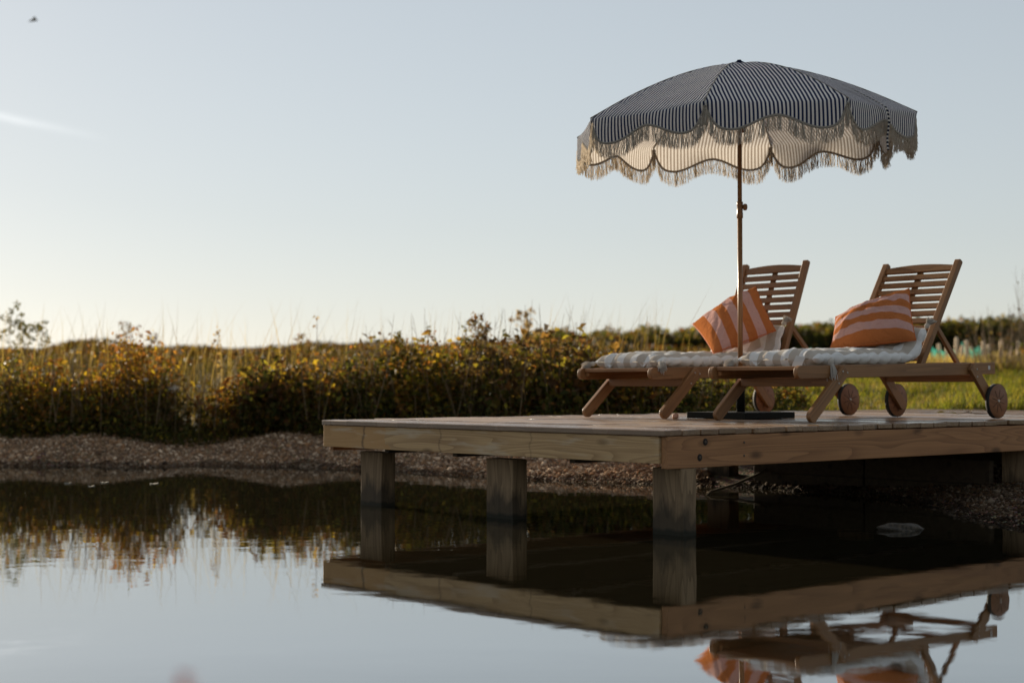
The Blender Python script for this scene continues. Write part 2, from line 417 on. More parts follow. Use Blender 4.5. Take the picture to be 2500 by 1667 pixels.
# gravel: real pebbles strewn over the beach
def pebbles(name, n, xr, yr, smin, smax, cond, label, tone=1.0):
    X = rng.uniform(*xr, n); Y = rng.uniform(*yr, n)
    k = cond(X, Y, pond_sd(X, Y)); X, Y = X[k], Y[k]; n = len(X)
    Z = ground_z(X, Y)
    s = rng.uniform(smin, smax, n)*rng.choice([.7, 1, 1, 1.5, 1.5, 2.4], n, p=[.25, .3, .25, .1, .085, .015])
    base = np.array([(1,0,0),(.3,.95,0),(-.8,.6,0),(-.8,-.6,0),(.3,-.95,0),(0,0,1),(0,0,-1)], float)
    tri = [(0,1,5),(1,2,5),(2,3,5),(3,4,5),(4,0,5),(1,0,6),(2,1,6),(3,2,6),(4,3,6),(0,4,6)]
    sc = np.stack([s*rng.uniform(.8,1.4,n), s*rng.uniform(.6,1.1,n), s*rng.uniform(.45,.8,n)], -1)
    a = rng.uniform(0, 6.283, n); ca, sa = np.cos(a), np.sin(a)
    P = base[None]*sc[:, None]*rng.uniform(.8, 1.2, (n, 7, 1))
    tl = rng.normal(0, .35, n)
    zz = P[..., 2] + P[..., 0]*tl[:, None]
    V = np.stack([P[..., 0]*ca[:, None]-P[..., 1]*sa[:, None]+X[:, None], P[..., 0]*sa[:, None]+P[..., 1]*ca[:, None]+Y[:, None], zz+Z[:, None]+sc[:, 2:3]*.35], -1)
    F = (np.array(tri)[None]+np.arange(n)[:, None, None]*7).reshape(-1, 3)
    pal = np.array([(.24,.14,.075),(.30,.20,.12),(.13,.08,.048),(.50,.37,.25),(.17,.11,.068),(.27,.145,.07)])
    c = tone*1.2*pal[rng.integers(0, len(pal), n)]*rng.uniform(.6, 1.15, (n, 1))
    c = c*np.where(pond_sd(X, Y)+.05*np.sin(X*7)+.03*np.sin(X*19) < .13, .38, 1.0)[:, None]      # wet along the waterline
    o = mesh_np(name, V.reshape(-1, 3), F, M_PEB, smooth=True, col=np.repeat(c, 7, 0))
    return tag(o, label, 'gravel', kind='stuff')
m = M('pebble_stone'); c = m.n('ShaderNodeVertexColor', layer_name='tint').outputs[0]
M_PEB = m.done(m.bsdf(c, .9, m.bump(m.noise(m.obj(), 120, 3), .004, .7), **{'Specular IOR Level': .12}))
pebbles('gravel', 120000, (-6.2, 1.6), (12.4, 18.2), .008, .017, lambda X, Y, s: (s > -.25) & (s < 1.6+.28*np.sin(X*2.1+.6)), 'brown gravel beach below the bank at the far shore')
pebbles('gravel', 36000, (1.2, 4.6), (7.6, 12.4), .007, .015, lambda X, Y, s: (s > -.2) & (s < 1.3), 'wet gravel with painted-in shade under the near right side of the deck', .3)  # low tone puts the deck's shade into the colour of these wet stones

# ------------------------------------------------------------------ timber deck (local x = along the boards' stacking, y = along the boards)
DA = math.atan2(.66, .751); DZ = .57; DN = Vector((.803, 8.29, DZ)); DU = 3.18; DV = 7.0
def Wd(v, u, z=0.0):
    """deck coordinates to world; z above the deck top"""
    c, s = math.cos(DA), math.sin(DA)
    return Vector((DN.x + v*c - u*s, DN.y + v*s + u*c, DN.z + z))
deck = empty('timber_deck', (DN.x, DN.y, 0), DA, 'low timber deck on square posts standing over the pond', 'deck')
def child(o, parent, loc=(0, 0, 0), rot=(0, 0, 0)):
    o.parent = parent; o.location = loc; o.rotation_euler = rot; return o

PITCH, BW, BT = .1458, .1365, .031
board_me = None
for i in range(48):
    if board_me is None:
        o = MB().box((-BW/2, -DU/2, -BT), (BW/2, DU/2, 0)).build('board', MW_BOARD, deck, bevel=.004, seg=1); board_me = o.data
    else:
        o = link('board', board_me, None, deck)
    o.location = (i*PITCH+BW/2, DU/2+random.uniform(-.007, .007), DZ+random.uniform(-.005, .001))
    o.rotation_euler = (random.uniform(-.0006, .0006), random.uniform(-.022, .022), random.uniform(-.0008, .0008))
fas_top = DZ-BT-.007
o = MB().box((0, 0, -.145), (DU-.06, .045, 0)).build('fascia_board', MW_FASCIA, deck, bevel=.004)
child(o, deck, (.058, .052, fas_top), (0, 0, R(90)))       # local x runs along the boards
sb = MB().box((0, 0, -.172), (DV-.03, .045, 0)).build('side_beam', MW_BEAM, deck, bevel=.005); child(sb, deck, (.026, .003, fas_top))
o = MB().box((0, 0, -.172), (DV-.10, .045, 0)).build('side_beam', MW_BEAM, deck, bevel=.005); child(o, deck, (.062, DU-.055, fas_top))
for u in (1.80, 2.50, .75):
    o = MB().box((0, 0, -.170), (DV-.12, .045, 0)).build('bearer', MW_DARK, deck, bevel=.004); child(o, deck, (.064, u, fas_top))
o = MB().box((0, 0, -.1), (.045, DU-.06, 0)).build('end_board', MW_FASCIA, deck, bevel=.004); child(o, deck, (DV-.055, .052, fas_top-.003))
M_RUST = simple('rusty_bolt', (.10, .075, .055), .75, .3, .0004, 150)
def bolt(parent, x, y, z, r, depth):
    mb = MB().lathe([(0, -.001), (r, -.001), (r, -depth*.6), (r*.8, -depth), (0, -depth)], 10, axis='y')
    o = mb.build('bolt', M_RUST, parent); o.location = (x, y, z); return o
M_HOLE = simple('bolt_recess', (.015, .010, .007), .9)
for x, z in ((.30, -.035), (.255, -.118)):
    w = MB().lathe([(0, -.0015), (.017, -.0015), (.020, .0)], 14, axis='y').build('bolt_hole', M_HOLE, sb); w.location = (x, 0, z)
    bolt(sb, x, -.001, z, .008, .004)
for x, z in ((.62, -.045), (.62, -.118)): bolt(sb, x, 0, z, .007, .004)
top = fas_top-.173
def post(u0, u1, v0, v1, zb, zt=top):
    mb = MB(); n = 7
    # slightly irregular sawn post: stacked rings
    ring = [(v0, u0), (v1, u0), (v1, u1), (v0, u1)]
    cx, cy = (v0+v1)/2, (u0+u1)/2
    o = MB().box((v0-cx, u0-cy, zb), (v1-cx, u1-cy, zt)).build('post', MW_POST, deck, bevel=.007)
    bm = bmesh.new(); bm.from_mesh(o.data)
    bmesh.ops.subdivide_edges(bm, edges=[e for e in bm.edges if abs(e.verts[0].co.z-e.verts[1].co.z) > .3], cuts=8)
    for vtx in bm.verts:
        vtx.co.x += random.uniform(-.0025, .0025); vtx.co.y += random.uniform(-.0025, .0025)
    bm.to_mesh(o.data); bm.free()
    o.location = (cx, cy, 0)
    return o
for (u0, u1) in ((.004, .222), (1.368, 1.615), (2.683, 2.918)):
    post(u0, u1, .14, .255, -.7)
    post(u0, u1, 3.62, 3.74, -.25)
    post(u0, u1, 6.4, 6.5, -.1)

# sleepers holding the bank under the deck
wall = empty('retaining_wall', tuple(Wd(3.55, .26, -DZ)), DA, 'dark timber retaining wall holding back the bank under the deck', 'wall')
for k in range(2):
    for j in range(2):
        o = MB().box((0, j*1.06+.01, k*.168-.05), (.05, j*1.06+1.05, k*.168+.115)).build('sleeper', MW_DARK, wall, bevel=.006)

# ------------------------------------------------------------------ sun loungers
def place(o, p0, xdir, ydir=(0, 1, 0)):
    x = Vector(xdir).normalized(); y = Vector(ydir); y = (y - x*y.dot(x)).normalized(); z = x.cross(y)
    o.matrix_local = Matrix(((x.x, y.x, z.x, p0[0]), (x.y, y.y, z.y, p0[1]), (x.z, y.z, z.z, p0[2]), (0, 0, 0, 1)))
    return o
def rounded(L, h, r0, r1, n=5):
    """outline from x=0..L, z=-h/2..h/2 with rounded ends"""
    pts = []
    def arc(cx, cz, r, a0, a1):
        for i in range(n+1):
            a = R(a0+(a1-a0)*i/n); pts.append((cx+r*math.cos(a), cz+r*math.sin(a)))
    arc(r0, -h/2+r0, r0, 180, 270); arc(L-r1, -h/2+r1, r1, 270, 360); arc(L-r1, h/2-r1, r1, 0, 90); arc(r0, h/2-r0, r0, 90, 180)
    return pts
def bar(parent, name, p0, p1, h, t, r0=.004, r1=.004, mat=None, bevel=.004, ydir=(0, 1, 0)):
    """flat bar from p0 to p1, height h in the plane, thickness t across"""
    p0, p1 = Vector(p0), Vector(p1); L = (p1-p0).length
    o = MB().prism(rounded(L, h, r0, r1), -t/2, t/2).build(name, mat or MW_CHAIR, parent, bevel=bevel, seg=2)
    return place(o, p0, p1-p0, ydir)
RAILZ = lambda x: .352+.018*x
HW = .345                                                    # half the distance between rail centres

def lounger(v, u, theta, label, px=1.385):
    t = empty('sun_lounger', tuple(Wd(v, u)), DA, label, 'sun lounger', 'wooden sun loungers on the deck')
    LR = 2.2
    for s in (-1, 1):
        bar(t, 'side_rail', (0, s*HW, RAILZ(0)-.041), (LR, s*HW, RAILZ(LR)-.041), .082, .032, .036, .003)
        leg = bar(t, 'leg', (.088, s*(HW+.033), .0175), (.452, s*(HW+.033), RAILZ(.42)-.03), .078, .030, .036, .010)
        for bx, bz in ((.44, .018), (.47, -.018), (.36, -.012)):
            b = MB().lathe([(0, -.017), (.007, -.017), (.007, -.015), (.007, .0)], 8, axis='y').build('bolt', M_STEEL, leg)
            b.location = (bx, 0, bz); b.rotation_euler = (0, 0, 0 if s < 0 else math.pi)
        rl = bar(t, 'rear_leg', (1.87, s*(HW+.033), RAILZ(1.87)-.022), (2.17, s*(HW+.033), .065), .078, .030, .010, .036)
        for bx, bz in ((.05, .018), (.09, -.015)):
            b = MB().lathe([(0, -.017), (.007, -.017), (.007, -.015), (.007, .0)], 8, axis='y').build('bolt', M_STEEL, rl)
            b.location = (bx, 0, bz); b.rotation_euler = (0, 0, 0 if s < 0 else math.pi)
        # wheel: wooden disc with a black tyre and carved spokes
        wz = .121; wy = s*(HW+.033+.036)
        w = MB().lathe([(0, -.016), (.116, -.016), (.117, -.015), (.117, .015), (.116, .016), (0, .016)], 40, axis='y').build('wheel', MW_WHEEL, t)
        w.location = (2.125, wy, wz); w.rotation_euler = (0, R(random.uniform(0, 40)), 0)
        MB().lathe([(.1168, -.0155), (.121, -.0145), (.121, .0145), (.1168, .0155)], 40, axis='y').build('tyre', M_TYRE, w)
        for k in range(8):
            a = 2*math.pi*k/8
            g = MB().box((.022, -.0172, -.0016), (.082, .0172, .0016)).build('spoke_groove', M_HOLE, w); g.rotation_euler = (0, a, 0)
        MB().lathe([(0, -.024), (.009, -.024), (.011, -.019), (.011, .019), (.009, .024), (0, .024)], 12, axis='y').build('hub', M_STEEL, w)
    bar(t, 'stretcher', (.33, -HW-.016, .250), (.33, HW+.016, .250), .052, .030, ydir=(1, 0, 0))
    bar(t, 'stretcher', (1.94, -HW-.016, .279), (1.94, HW+.016, .279), .050, .028, ydir=(1, 0, 0))
    # seat slats between the rails
    sx0 = .035
    for k in range(17):
        x = sx0+.032+k*.0755
        o = MB().box((-.031, -HW+.017, -.012), (.031, HW-.017, .012)).build('seat_slat', MW_CHAIR_Y, t, bevel=.003, seg=1)
        o.location = (x, 0, RAILZ(x)-.016); o.rotation_euler = (0, -.018, 0)
    # ledger strips that carry the slats
    for s in (-1, 1):
        o = bar(t, 'ledger', (.05, s*(HW-.034), RAILZ(.05)-.045), (1.33, s*(HW-.034), RAILZ(1.33)-.045), .03, .03)
    # back rest
    pz = RAILZ(px)-.012
    b = empty('backrest', (px, 0, pz)); b.parent = t; b.rotation_euler = (0, -theta, 0)   # local x runs up the back
    BL, by = .87, .296
    for s in (-1, 1):
        bar(b, 'stile', (-.02, s*by, 0), (BL, s*by, 0), .044, .042, .004, .012)
    bar(b, 'centre_stile', (.02, 0, -.022), (BL-.05, 0, -.022), .016, .045)
    for k in range(12):
        x = .055+k*.0623
        o = MB().box((-.021, -by+.020, -.008), (.021, by-.020, .008)).build('back_slat', MW_CHAIR_Y, b, bevel=.003, seg=1)
        o.location = (x, 0, .005-.006*math.sin(k*.26))
    n = 14; tr = []                                          # arched top rail
    for i in range(n+1):
        y = -by+.020+(2*by-.040)*i/n; tr.append((BL-.047+.026*math.cos((y/by)*1.45), y))
    out = [(BL-.085, -by+.020), ] + tr + [(BL-.085, by-.020)]
    mb = MB(); N_ = len(out)
    mb.add([(x, y, -.011) for x, y in out]+[(x, y, .011) for x, y in out], [tuple(range(N_)), tuple(range(2*N_-1, N_-1, -1))]+[(i, (i+1) % N_, (i+1) % N_+N_, i+N_) for i in range(N_)])
    mb.build('top_rail', MW_CHAIR_Y, b, bevel=.003, seg=1)
    # prop behind
    c, sn = math.cos(theta), math.sin(theta)
    q = Vector((px+.35*c+.03, 0, pz+.35*sn)); foot = Vector((px+.52, 0, RAILZ(px+.52)-.02))
    for s in (-1, 1):
        bar(t, 'prop', (q.x, s*(by-.038), q.z), (foot.x, s*(by-.038), foot.z), .034, .024, .010, .010)
    bar(t, 'prop_bar', (foot.x-.01, -HW+.017, foot.z+.006), (foot.x-.01, HW-.017, foot.z+.006), .034, .026, ydir=(1, 0, 0))
    return t
MW_CHAIR_Y = wood('oiled_hardwood_slat', (.30, .15, .06), (.245, .12, .046), (.13, .056, .02), .5, 'Y', 5, 1.4, spec=.35, knots=False, bumpd=.0006)
MW_WHEEL = wood('wheel_hardwood', (.26, .115, .05), (.21, .09, .04), (.12, .046, .018), .55, 'X', 5, 1.4, spec=.3, knots=False, bumpd=.0006)
TH2, TH1 = R(57), R(68)
V2, U2, V1, U1 = 1.55, .705, 1.665, 2.045
L2 = lounger(V2, U2, TH2, 'wooden lounger nearest the pond, at the right edge of the deck')
L1 = lounger(V1, U1, TH1, 'wooden lounger with upright back directly behind the parasol pole', 1.45)
st = MB().box((-.013, -.0005, -.014), (.013, .0005, .014)).build('sticker', M_STICKER, L2); st.location = (2.12, -HW-.0175, RAILZ(2.12)-.036)
st['label'] = 'small white sticker on rear end of rail'

# ------------------------------------------------------------------ seat cushions
def hash_noise(x, y, seed=0):
    return (np.sin(x*12.9+seed*3.1)*np.cos(y*9.7+seed*1.7)+np.sin(x*23.3+y*17.1+seed)+.6*np.sin(x*41.0-y*37.0+seed*2.3))/2.6
def tassel(parent, loc, d, L=.085, seed=0):
    rr = random.Random(seed); mb = MB(); d = Vector(d).normalized()
    a = Vector((0, 0, 1)).cross(d) if abs(d.z) < .95 else Vector((1, 0, 0)); a.normalize(); b2 = d.cross(a)
    o0 = Vector((0, 0, 0))
    mb.tube([o0, d*.012, d*.022, d*.034, d*.040], [.005, .016, .019, .016, .013], 10)
    for k in range(110):
        an = rr.uniform(0, 6.283); r0 = .014*math.sqrt(rr.random()); sp = rr.uniform(1.2, 2.6)
        e = (a*math.cos(an)+b2*math.sin(an))
        l = L*rr.uniform(.82, 1.08)
        p0 = d*.034+e*r0; p1 = d*(.034+l*.45)+e*r0*sp+Vector((0, 0, -.006)); p2 = d*(.034+l*.85)+e*r0*sp*1.15+Vector((rr.uniform(-.004, .004), rr.uniform(-.004, .004), -.022))
        mb.tube([p0, p1, p2], .0017, 4, cap=False)
    o = mb.build('tassel', MC_TASSEL, parent); o.location = loc
    return o
def cushion(v, u, theta, up, seed, label, x0=.20, px=1.385):
    t = empty('lounger_cushion', tuple(Wd(v, u)), DA, label, 'cushion', 'striped lounger cushions')
    HT = .067
    pz = RAILZ(px)-.012
    # fillet between the seat line and the line in front of the back rest
    sl_ = .018
    def seat(x): return RAILZ(x)-.024+HT*1.0
    ox, oz = px-math.sin(theta)*(.030+HT), pz+math.cos(theta)*(.030+HT)
    c, sn = math.cos(theta), math.sin(theta)
    # intersection of z = seat(x) with back line
    k = (seat(ox)-oz)/(sn-sl_*c); ix, iz = ox+k*c, oz+k*sn
    r = .13; tl = r*math.tan(theta/2)
    path = []
    for x in np.arange(x0, ix-tl, .012): path.append((x, seat(x)))
    cx, cz = ix-tl, iz-tl*sl_+r
    for a in np.linspace(0, theta, 12): path.append((cx+r*math.sin(a), cz-r*math.cos(a)))
    bx, bz = path[-1]
    for s in np.arange(.012, up, .012): path.append((bx+c*s, bz+sn*s))
    P = np.array(path); seg = np.r_[0, np.cumsum(np.hypot(*np.diff(P, axis=0).T))]; Lc = seg[-1]
    ns, nt = 150, 110
    s = np.linspace(0, Lc, ns); X = np.interp(s, seg, P[:, 0]); Z = np.interp(s, seg, P[:, 1])
    tx = np.gradient(X, s); tz = np.gradient(Z, s); l = np.hypot(tx, tz); tx /= l; tz /= l
    nxn, nzn = -tz, tx
    th = np.linspace(0, 2*np.pi, nt, endpoint=False)
    ss, tt = np.meshgrid(s, th, indexing='ij')
    e = 2/3.6
    cw = np.sign(np.cos(tt))*np.abs(np.cos(tt))**e; ch = np.sign(np.sin(tt))*np.abs(np.sin(tt))**(2/2.4)
    q = np.clip(np.abs(2*ss/Lc-1), 0, 1); endt = np.clip(1-q**26, .0, 1)**.5
    w = .322*cw*(.97+.03*endt); hgt = HT*ch*(.12+.88*endt)
    # tufts: dimples on both faces, pleats towards the edges
    sp_s, sp_w = .165, .161
    fs = (ss/sp_s+.5) % 1-.5; fw = (w/sp_w+.5) % 1-.5
    d2 = (fs*sp_s)**2+(fw*sp_w)**2
    dim = np.exp(-d2/.0011)*.034+np.exp(-d2/.005)*.016
    edge = np.abs(cw)**5
    pleat = (.5+.5*np.sin(ss*2*np.pi/.118+2.4*hash_noise(ss*.4, w*0+.3, seed)))**.5
    lump = 1-.5*edge*(1-pleat)
    endpl = (.5+.5*np.sin(w*2*np.pi/.078+seed))
    lump *= 1-.30*(q**8)*(1-endpl)
    hgt = hgt*lump*(1+.18*hash_noise(ss*.5, w*.5, seed+1)+.09*hash_noise(ss*1.9, w*1.6, seed+6)) - np.sign(ch)*dim*np.clip(1-edge, 0, 1)*(ch > 0)
    w = w*(1+.05*edge*(pleat-.5)+.015*hash_noise(ss*.6, w, seed+2))
    hgt = np.where(ch < 0, np.maximum(hgt, -HT), hgt)
    V = np.stack([X[:, None]+nxn[:, None]*hgt - (q**26)*0, w, Z[:, None]+nzn[:, None]*hgt], -1)
    ii = np.arange(ns*nt).reshape(ns, nt)
    F = np.stack([ii[:-1], np.roll(ii[:-1], -1, 1), np.roll(ii[1:], -1, 1), ii[1:]], -1).reshape(-1, 4)
    uv = np.stack([.325*cw, ss], -1).reshape(-1, 2)
    V = V.reshape(-1, 3)
    # end caps as fans
    cap0, cap1 = len(V), len(V)+1
    V = np.vstack([V, [[X[0]-.004, 0, Z[0]], [X[-1], 0, Z[-1]]]]); uv = np.vstack([uv, [[0, 0], [0, 1]]])
    r0 = ii[0]; r1 = ii[-1]
    Fc = [[cap0, cap0, r0[(j+1) % nt], r0[j]] for j in range(nt)]
    o = mesh_np('mattress', V, F, MC_CUSH, t, smooth=True, uv=uv)
    mb = MB()
    # corner tassels
    zc = seat(x0)
    return t, P, (tx, tz)
C2, P2, _ = cushion(V2, U2, TH2, .17, 1.0, 'grey and white striped mattress on the nearer lounger, tassel hanging over rail', .24)
C1, P1, _ = cushion(V1, U1, TH1, .20, 4.0, 'grey and white striped mattress under the tilted pillow, behind the pole', .13, 1.45)
for C, P, sd in ((C2, P2, 3), (C1, P1, 9)):
    x0, z0 = P[0]; x1, z1 = P[-1]
    tassel(C, (x0+.012, .315, z0-.01), (-.75, .65, -.15), .075, sd)
    if C is C2: tassel(C, (x0+.10, -.352, z0+.005), (.0, -.12, -1), .10, sd+1)
    else: tassel(C, (x0+.01, -.315, z0-.01), (-.5, -.75, -.25), .07, sd+1)
    tassel(C, (x1-.01, -.315, z1-.005), (.25, -.45, .9), .07, sd+2)
    tassel(C, (x1-.01, .315, z1-.005), (-.1, .75, .55), .07, sd+3)
# the white label sewn into the edge
mb = MB()
for k in range(6):
    a = k/5; mb.v.append((P2[0][0]-.012-.055*math.sin(a*1.5), -.17-.01*a, P2[0][1]+.02-.075*a-.01*math.sin(a*3)))
    mb.v.append((P2[0][0]-.012-.055*math.sin(a*1.5)-.004, -.245-.012*a, P2[0][1]+.012-.075*a-.012*math.sin(a*3+.5)))
for k in range(5): mb.f.append([2*k, 2*k+1, 2*k+3, 2*k+2]); mb.sm.append(True)
lb = mb.build('care_label', MC_TAG, C2); lb['label'] = 'thin white care label sewn to the mattress edge'

# ------------------------------------------------------------------ pillows
def pillow(name, label, corners, bulge, mat, seed, n=44):
    """corners: BL, BR, TR, TL in world space; a stuffed cover between them"""
    c = [np.array(p) for p in corners]; o0 = sum(c)/4; c = [p-o0 for p in c]
    a = np.linspace(0, 1, n); A, B = np.meshgrid(a, a, indexing='ij')
    base = (c[0][None, None]*((1-A)*(1-B))[..., None]+c[1]*(A*(1-B))[..., None]+c[2]*(A*B)[..., None]+c[3]*((1-A)*B)[..., None])
    nrm = np.cross(c[1]-c[0], c[3]-c[0])+np.cross(c[3]-c[2], c[1]-c[2]); nrm /= np.linalg.norm(nrm)
    ea, eb = 2*A-1, 2*B-1
    # sides draw in between the corners
    pin = .03
    cen_u = (c[1]+c[2]-c[0]-c[3])/4; cen_v = (c[2]+c[3]-c[0]-c[1])/4
    base = base-(ea*(1-eb**2)*pin*1.3)[..., None]*cen_u-(eb*(1-ea**2)*pin*1.3)[..., None]*cen_v
    prof = (np.clip(1-ea**2, 0, 1)**.56)*(np.clip(1-eb**2, 0, 1)**.56)
    wr = hash_noise(A*.55, B*.45, seed)*.13+hash_noise(A*1.3, B*.5, seed+3)*.07-.10*np.exp(-((np.abs(np.sin(A*3.1+B*4.3+seed))/.16)**2))*np.abs(np.sin(B*5+seed))
    # wrinkles radiating from the corners
    ang = np.arctan2(B*1.0+.02, A+.02); rad = np.hypot(A, B)
    ang2 = np.arctan2(1-B+.02, 1-A+.02); rad2 = np.hypot(1-A, 1-B)
    cr = .07*np.sin(ang*17+seed)*np.exp(-((rad-.3)/.2)**2)+.07*np.sin(ang2*15+seed)*np.exp(-((rad2-.3)/.2)**2)
    h = bulge*prof*(1+wr+cr)
    top = base+h[..., None]*nrm; bot = base-(h*.8)[..., None]*nrm
    V = np.concatenate([top.reshape(-1, 3), bot.reshape(-1, 3)]); ii = np.arange(n*n).reshape(n, n)
    q = np.stack([ii[:-1, :-1], ii[1:, :-1], ii[1:, 1:], ii[:-1, 1:]], -1).reshape(-1, 4)
    F = np.concatenate([q, q[:, ::-1]+n*n]); uv = np.stack([A.ravel(), B.ravel()], -1); uv = np.concatenate([uv, uv])
    t = empty(name, tuple(o0), 0, label, 'pillow', 'orange and pink striped pillows')
    ob = mesh_np('cover', V, F, mat, t, smooth=True, uv=uv)
    bm = bmesh.new(); bm.from_mesh(ob.data); bmesh.ops.remove_doubles(bm, verts=bm.verts, dist=.0004); bm.to_mesh(ob.data); bm.free()
    ed = [base[i, 0] for i in range(n)]+[base[-1, j] for j in range(1, n)]+[base[i, -1] for i in range(n-2, -1, -1)]+[base[0, j] for j in range(n-2, -1, -1)]
    MB().tube([Vector(p) for p in ed], .0035, 6, cap=False).build('seam', M_SEAM, t)
    return t
m = M('orange_seam'); M_SEAM = m.done(m.bsdf(m.mix(m.noise(m.obj(), 40), (.58, .15, .03), (.40, .09, .02)), .85))
def wp(v, u, zabs): p = Wd(v, u); return (p.x, p.y, zabs)
pillow('throw_pillow', 'orange and pink pillow with level stripes on the nearer lounger',
       [wp(2.59, .89, 1.045), wp(2.84, .375, 1.10), wp(3.03, .555, 1.462), wp(2.80, 1.0, 1.275)], .135, MC_PIL2, 2.0)
pillow('throw_pillow', 'tilted orange and pink pillow with slanting stripes behind the parasol pole',
       [wp(2.47, 1.83, 1.03), wp(3.00, 1.69, 1.20), wp(3.12, 1.98, 1.545), wp(2.80, 2.33, 1.265)], .14, MC_PIL1, 5.0)

# ------------------------------------------------------------------ parasol stand
UV_, UU_ = 2.35, 1.477
stand = empty('parasol_stand', tuple(Wd(UV_, UU_)), DA, 'square black metal parasol stand on the deck between the loungers', 'parasol stand')
MB().box((-.265, -.265, .002), (.265, .265, .046)).build('base_plate', M_BLACK, stand, bevel=.004)
MB().lathe([(.024, .046), (.030, .046), (.030, .36), (.024, .362)], 24).build('tube', M_BLACK, stand)
kb = MB().lathe([(0, -.05), (.006, -.05), (.006, -.022), (.016, -.020), (.016, -.0), (0, 0)], 12, axis='y').build('clamp_screw', M_BLACK, stand); kb.location = (0, -.026, .31)

# ------------------------------------------------------------------ parasol
para = empty('beach_parasol', tuple(Wd(UV_, UU_, .05)), 0, 'fringed navy and white striped parasol with wooden pole', 'parasol')
PZ0 = DZ+.05
APEX = 3.050-PZ0; RIMZ = 2.618-PZ0; RC = 1.2
MB().lathe([(.0, .0), (.0175, .0), (.0175, 1.44), (.0, 1.44)], 20).build('lower_pole', MW_POLE, para)
MB().lathe([(.0, 1.40), (.0155, 1.40), (.0155, APEX-.02), (0, APEX-.02)], 20).build('upper_pole', MW_POLE, para)
MB().lathe([(.0178, 1.345), (.0225, 1.35), (.0225, 1.385), (.0205, 1.39), (.0205, 1.43), (.0225, 1.435), (.0225, 1.46), (.0165, 1.465)], 20).build('collar', MW_POLE, para)
kn = MB().lathe([(0, .014), (.010, .016), (.012, .022), (.022, .026), (.024, .036), (.022, .047), (.012, .052), (0, .053)], 16, axis='x').build('knob', MW_POLE, para); kn.location = (0, 0, 1.425)
can = empty('canopy', (0, 0, 0)); can.parent = para
TILT = Matrix.Rotation(-R(1.6), 4, 'Y') @ Matrix.Rotation(R(1.0), 4, 'X')
can.matrix_local = Matrix.Translation((0, 0, APEX)) @ TILT @ Matrix.Translation((0, 0, -APEX))
A0 = R(-90-8.3-11.0)                                             # towards the camera is -y
def ribpt(ang, r):
    z = RIMZ+(APEX-RIMZ)*(1-(r/RC)**1.62)
    return np.array([math.cos(ang)*r, math.sin(ang)*r, z])
def wdrop(t):
    e = min(t, 1-t)
    rise = (1-math.exp(-((e+.004)/.055)**1.5))
    return .010+rise*(.122+.050*math.cos(2*math.pi*(e-.16)/.70) if e > .16 else .172)*.97
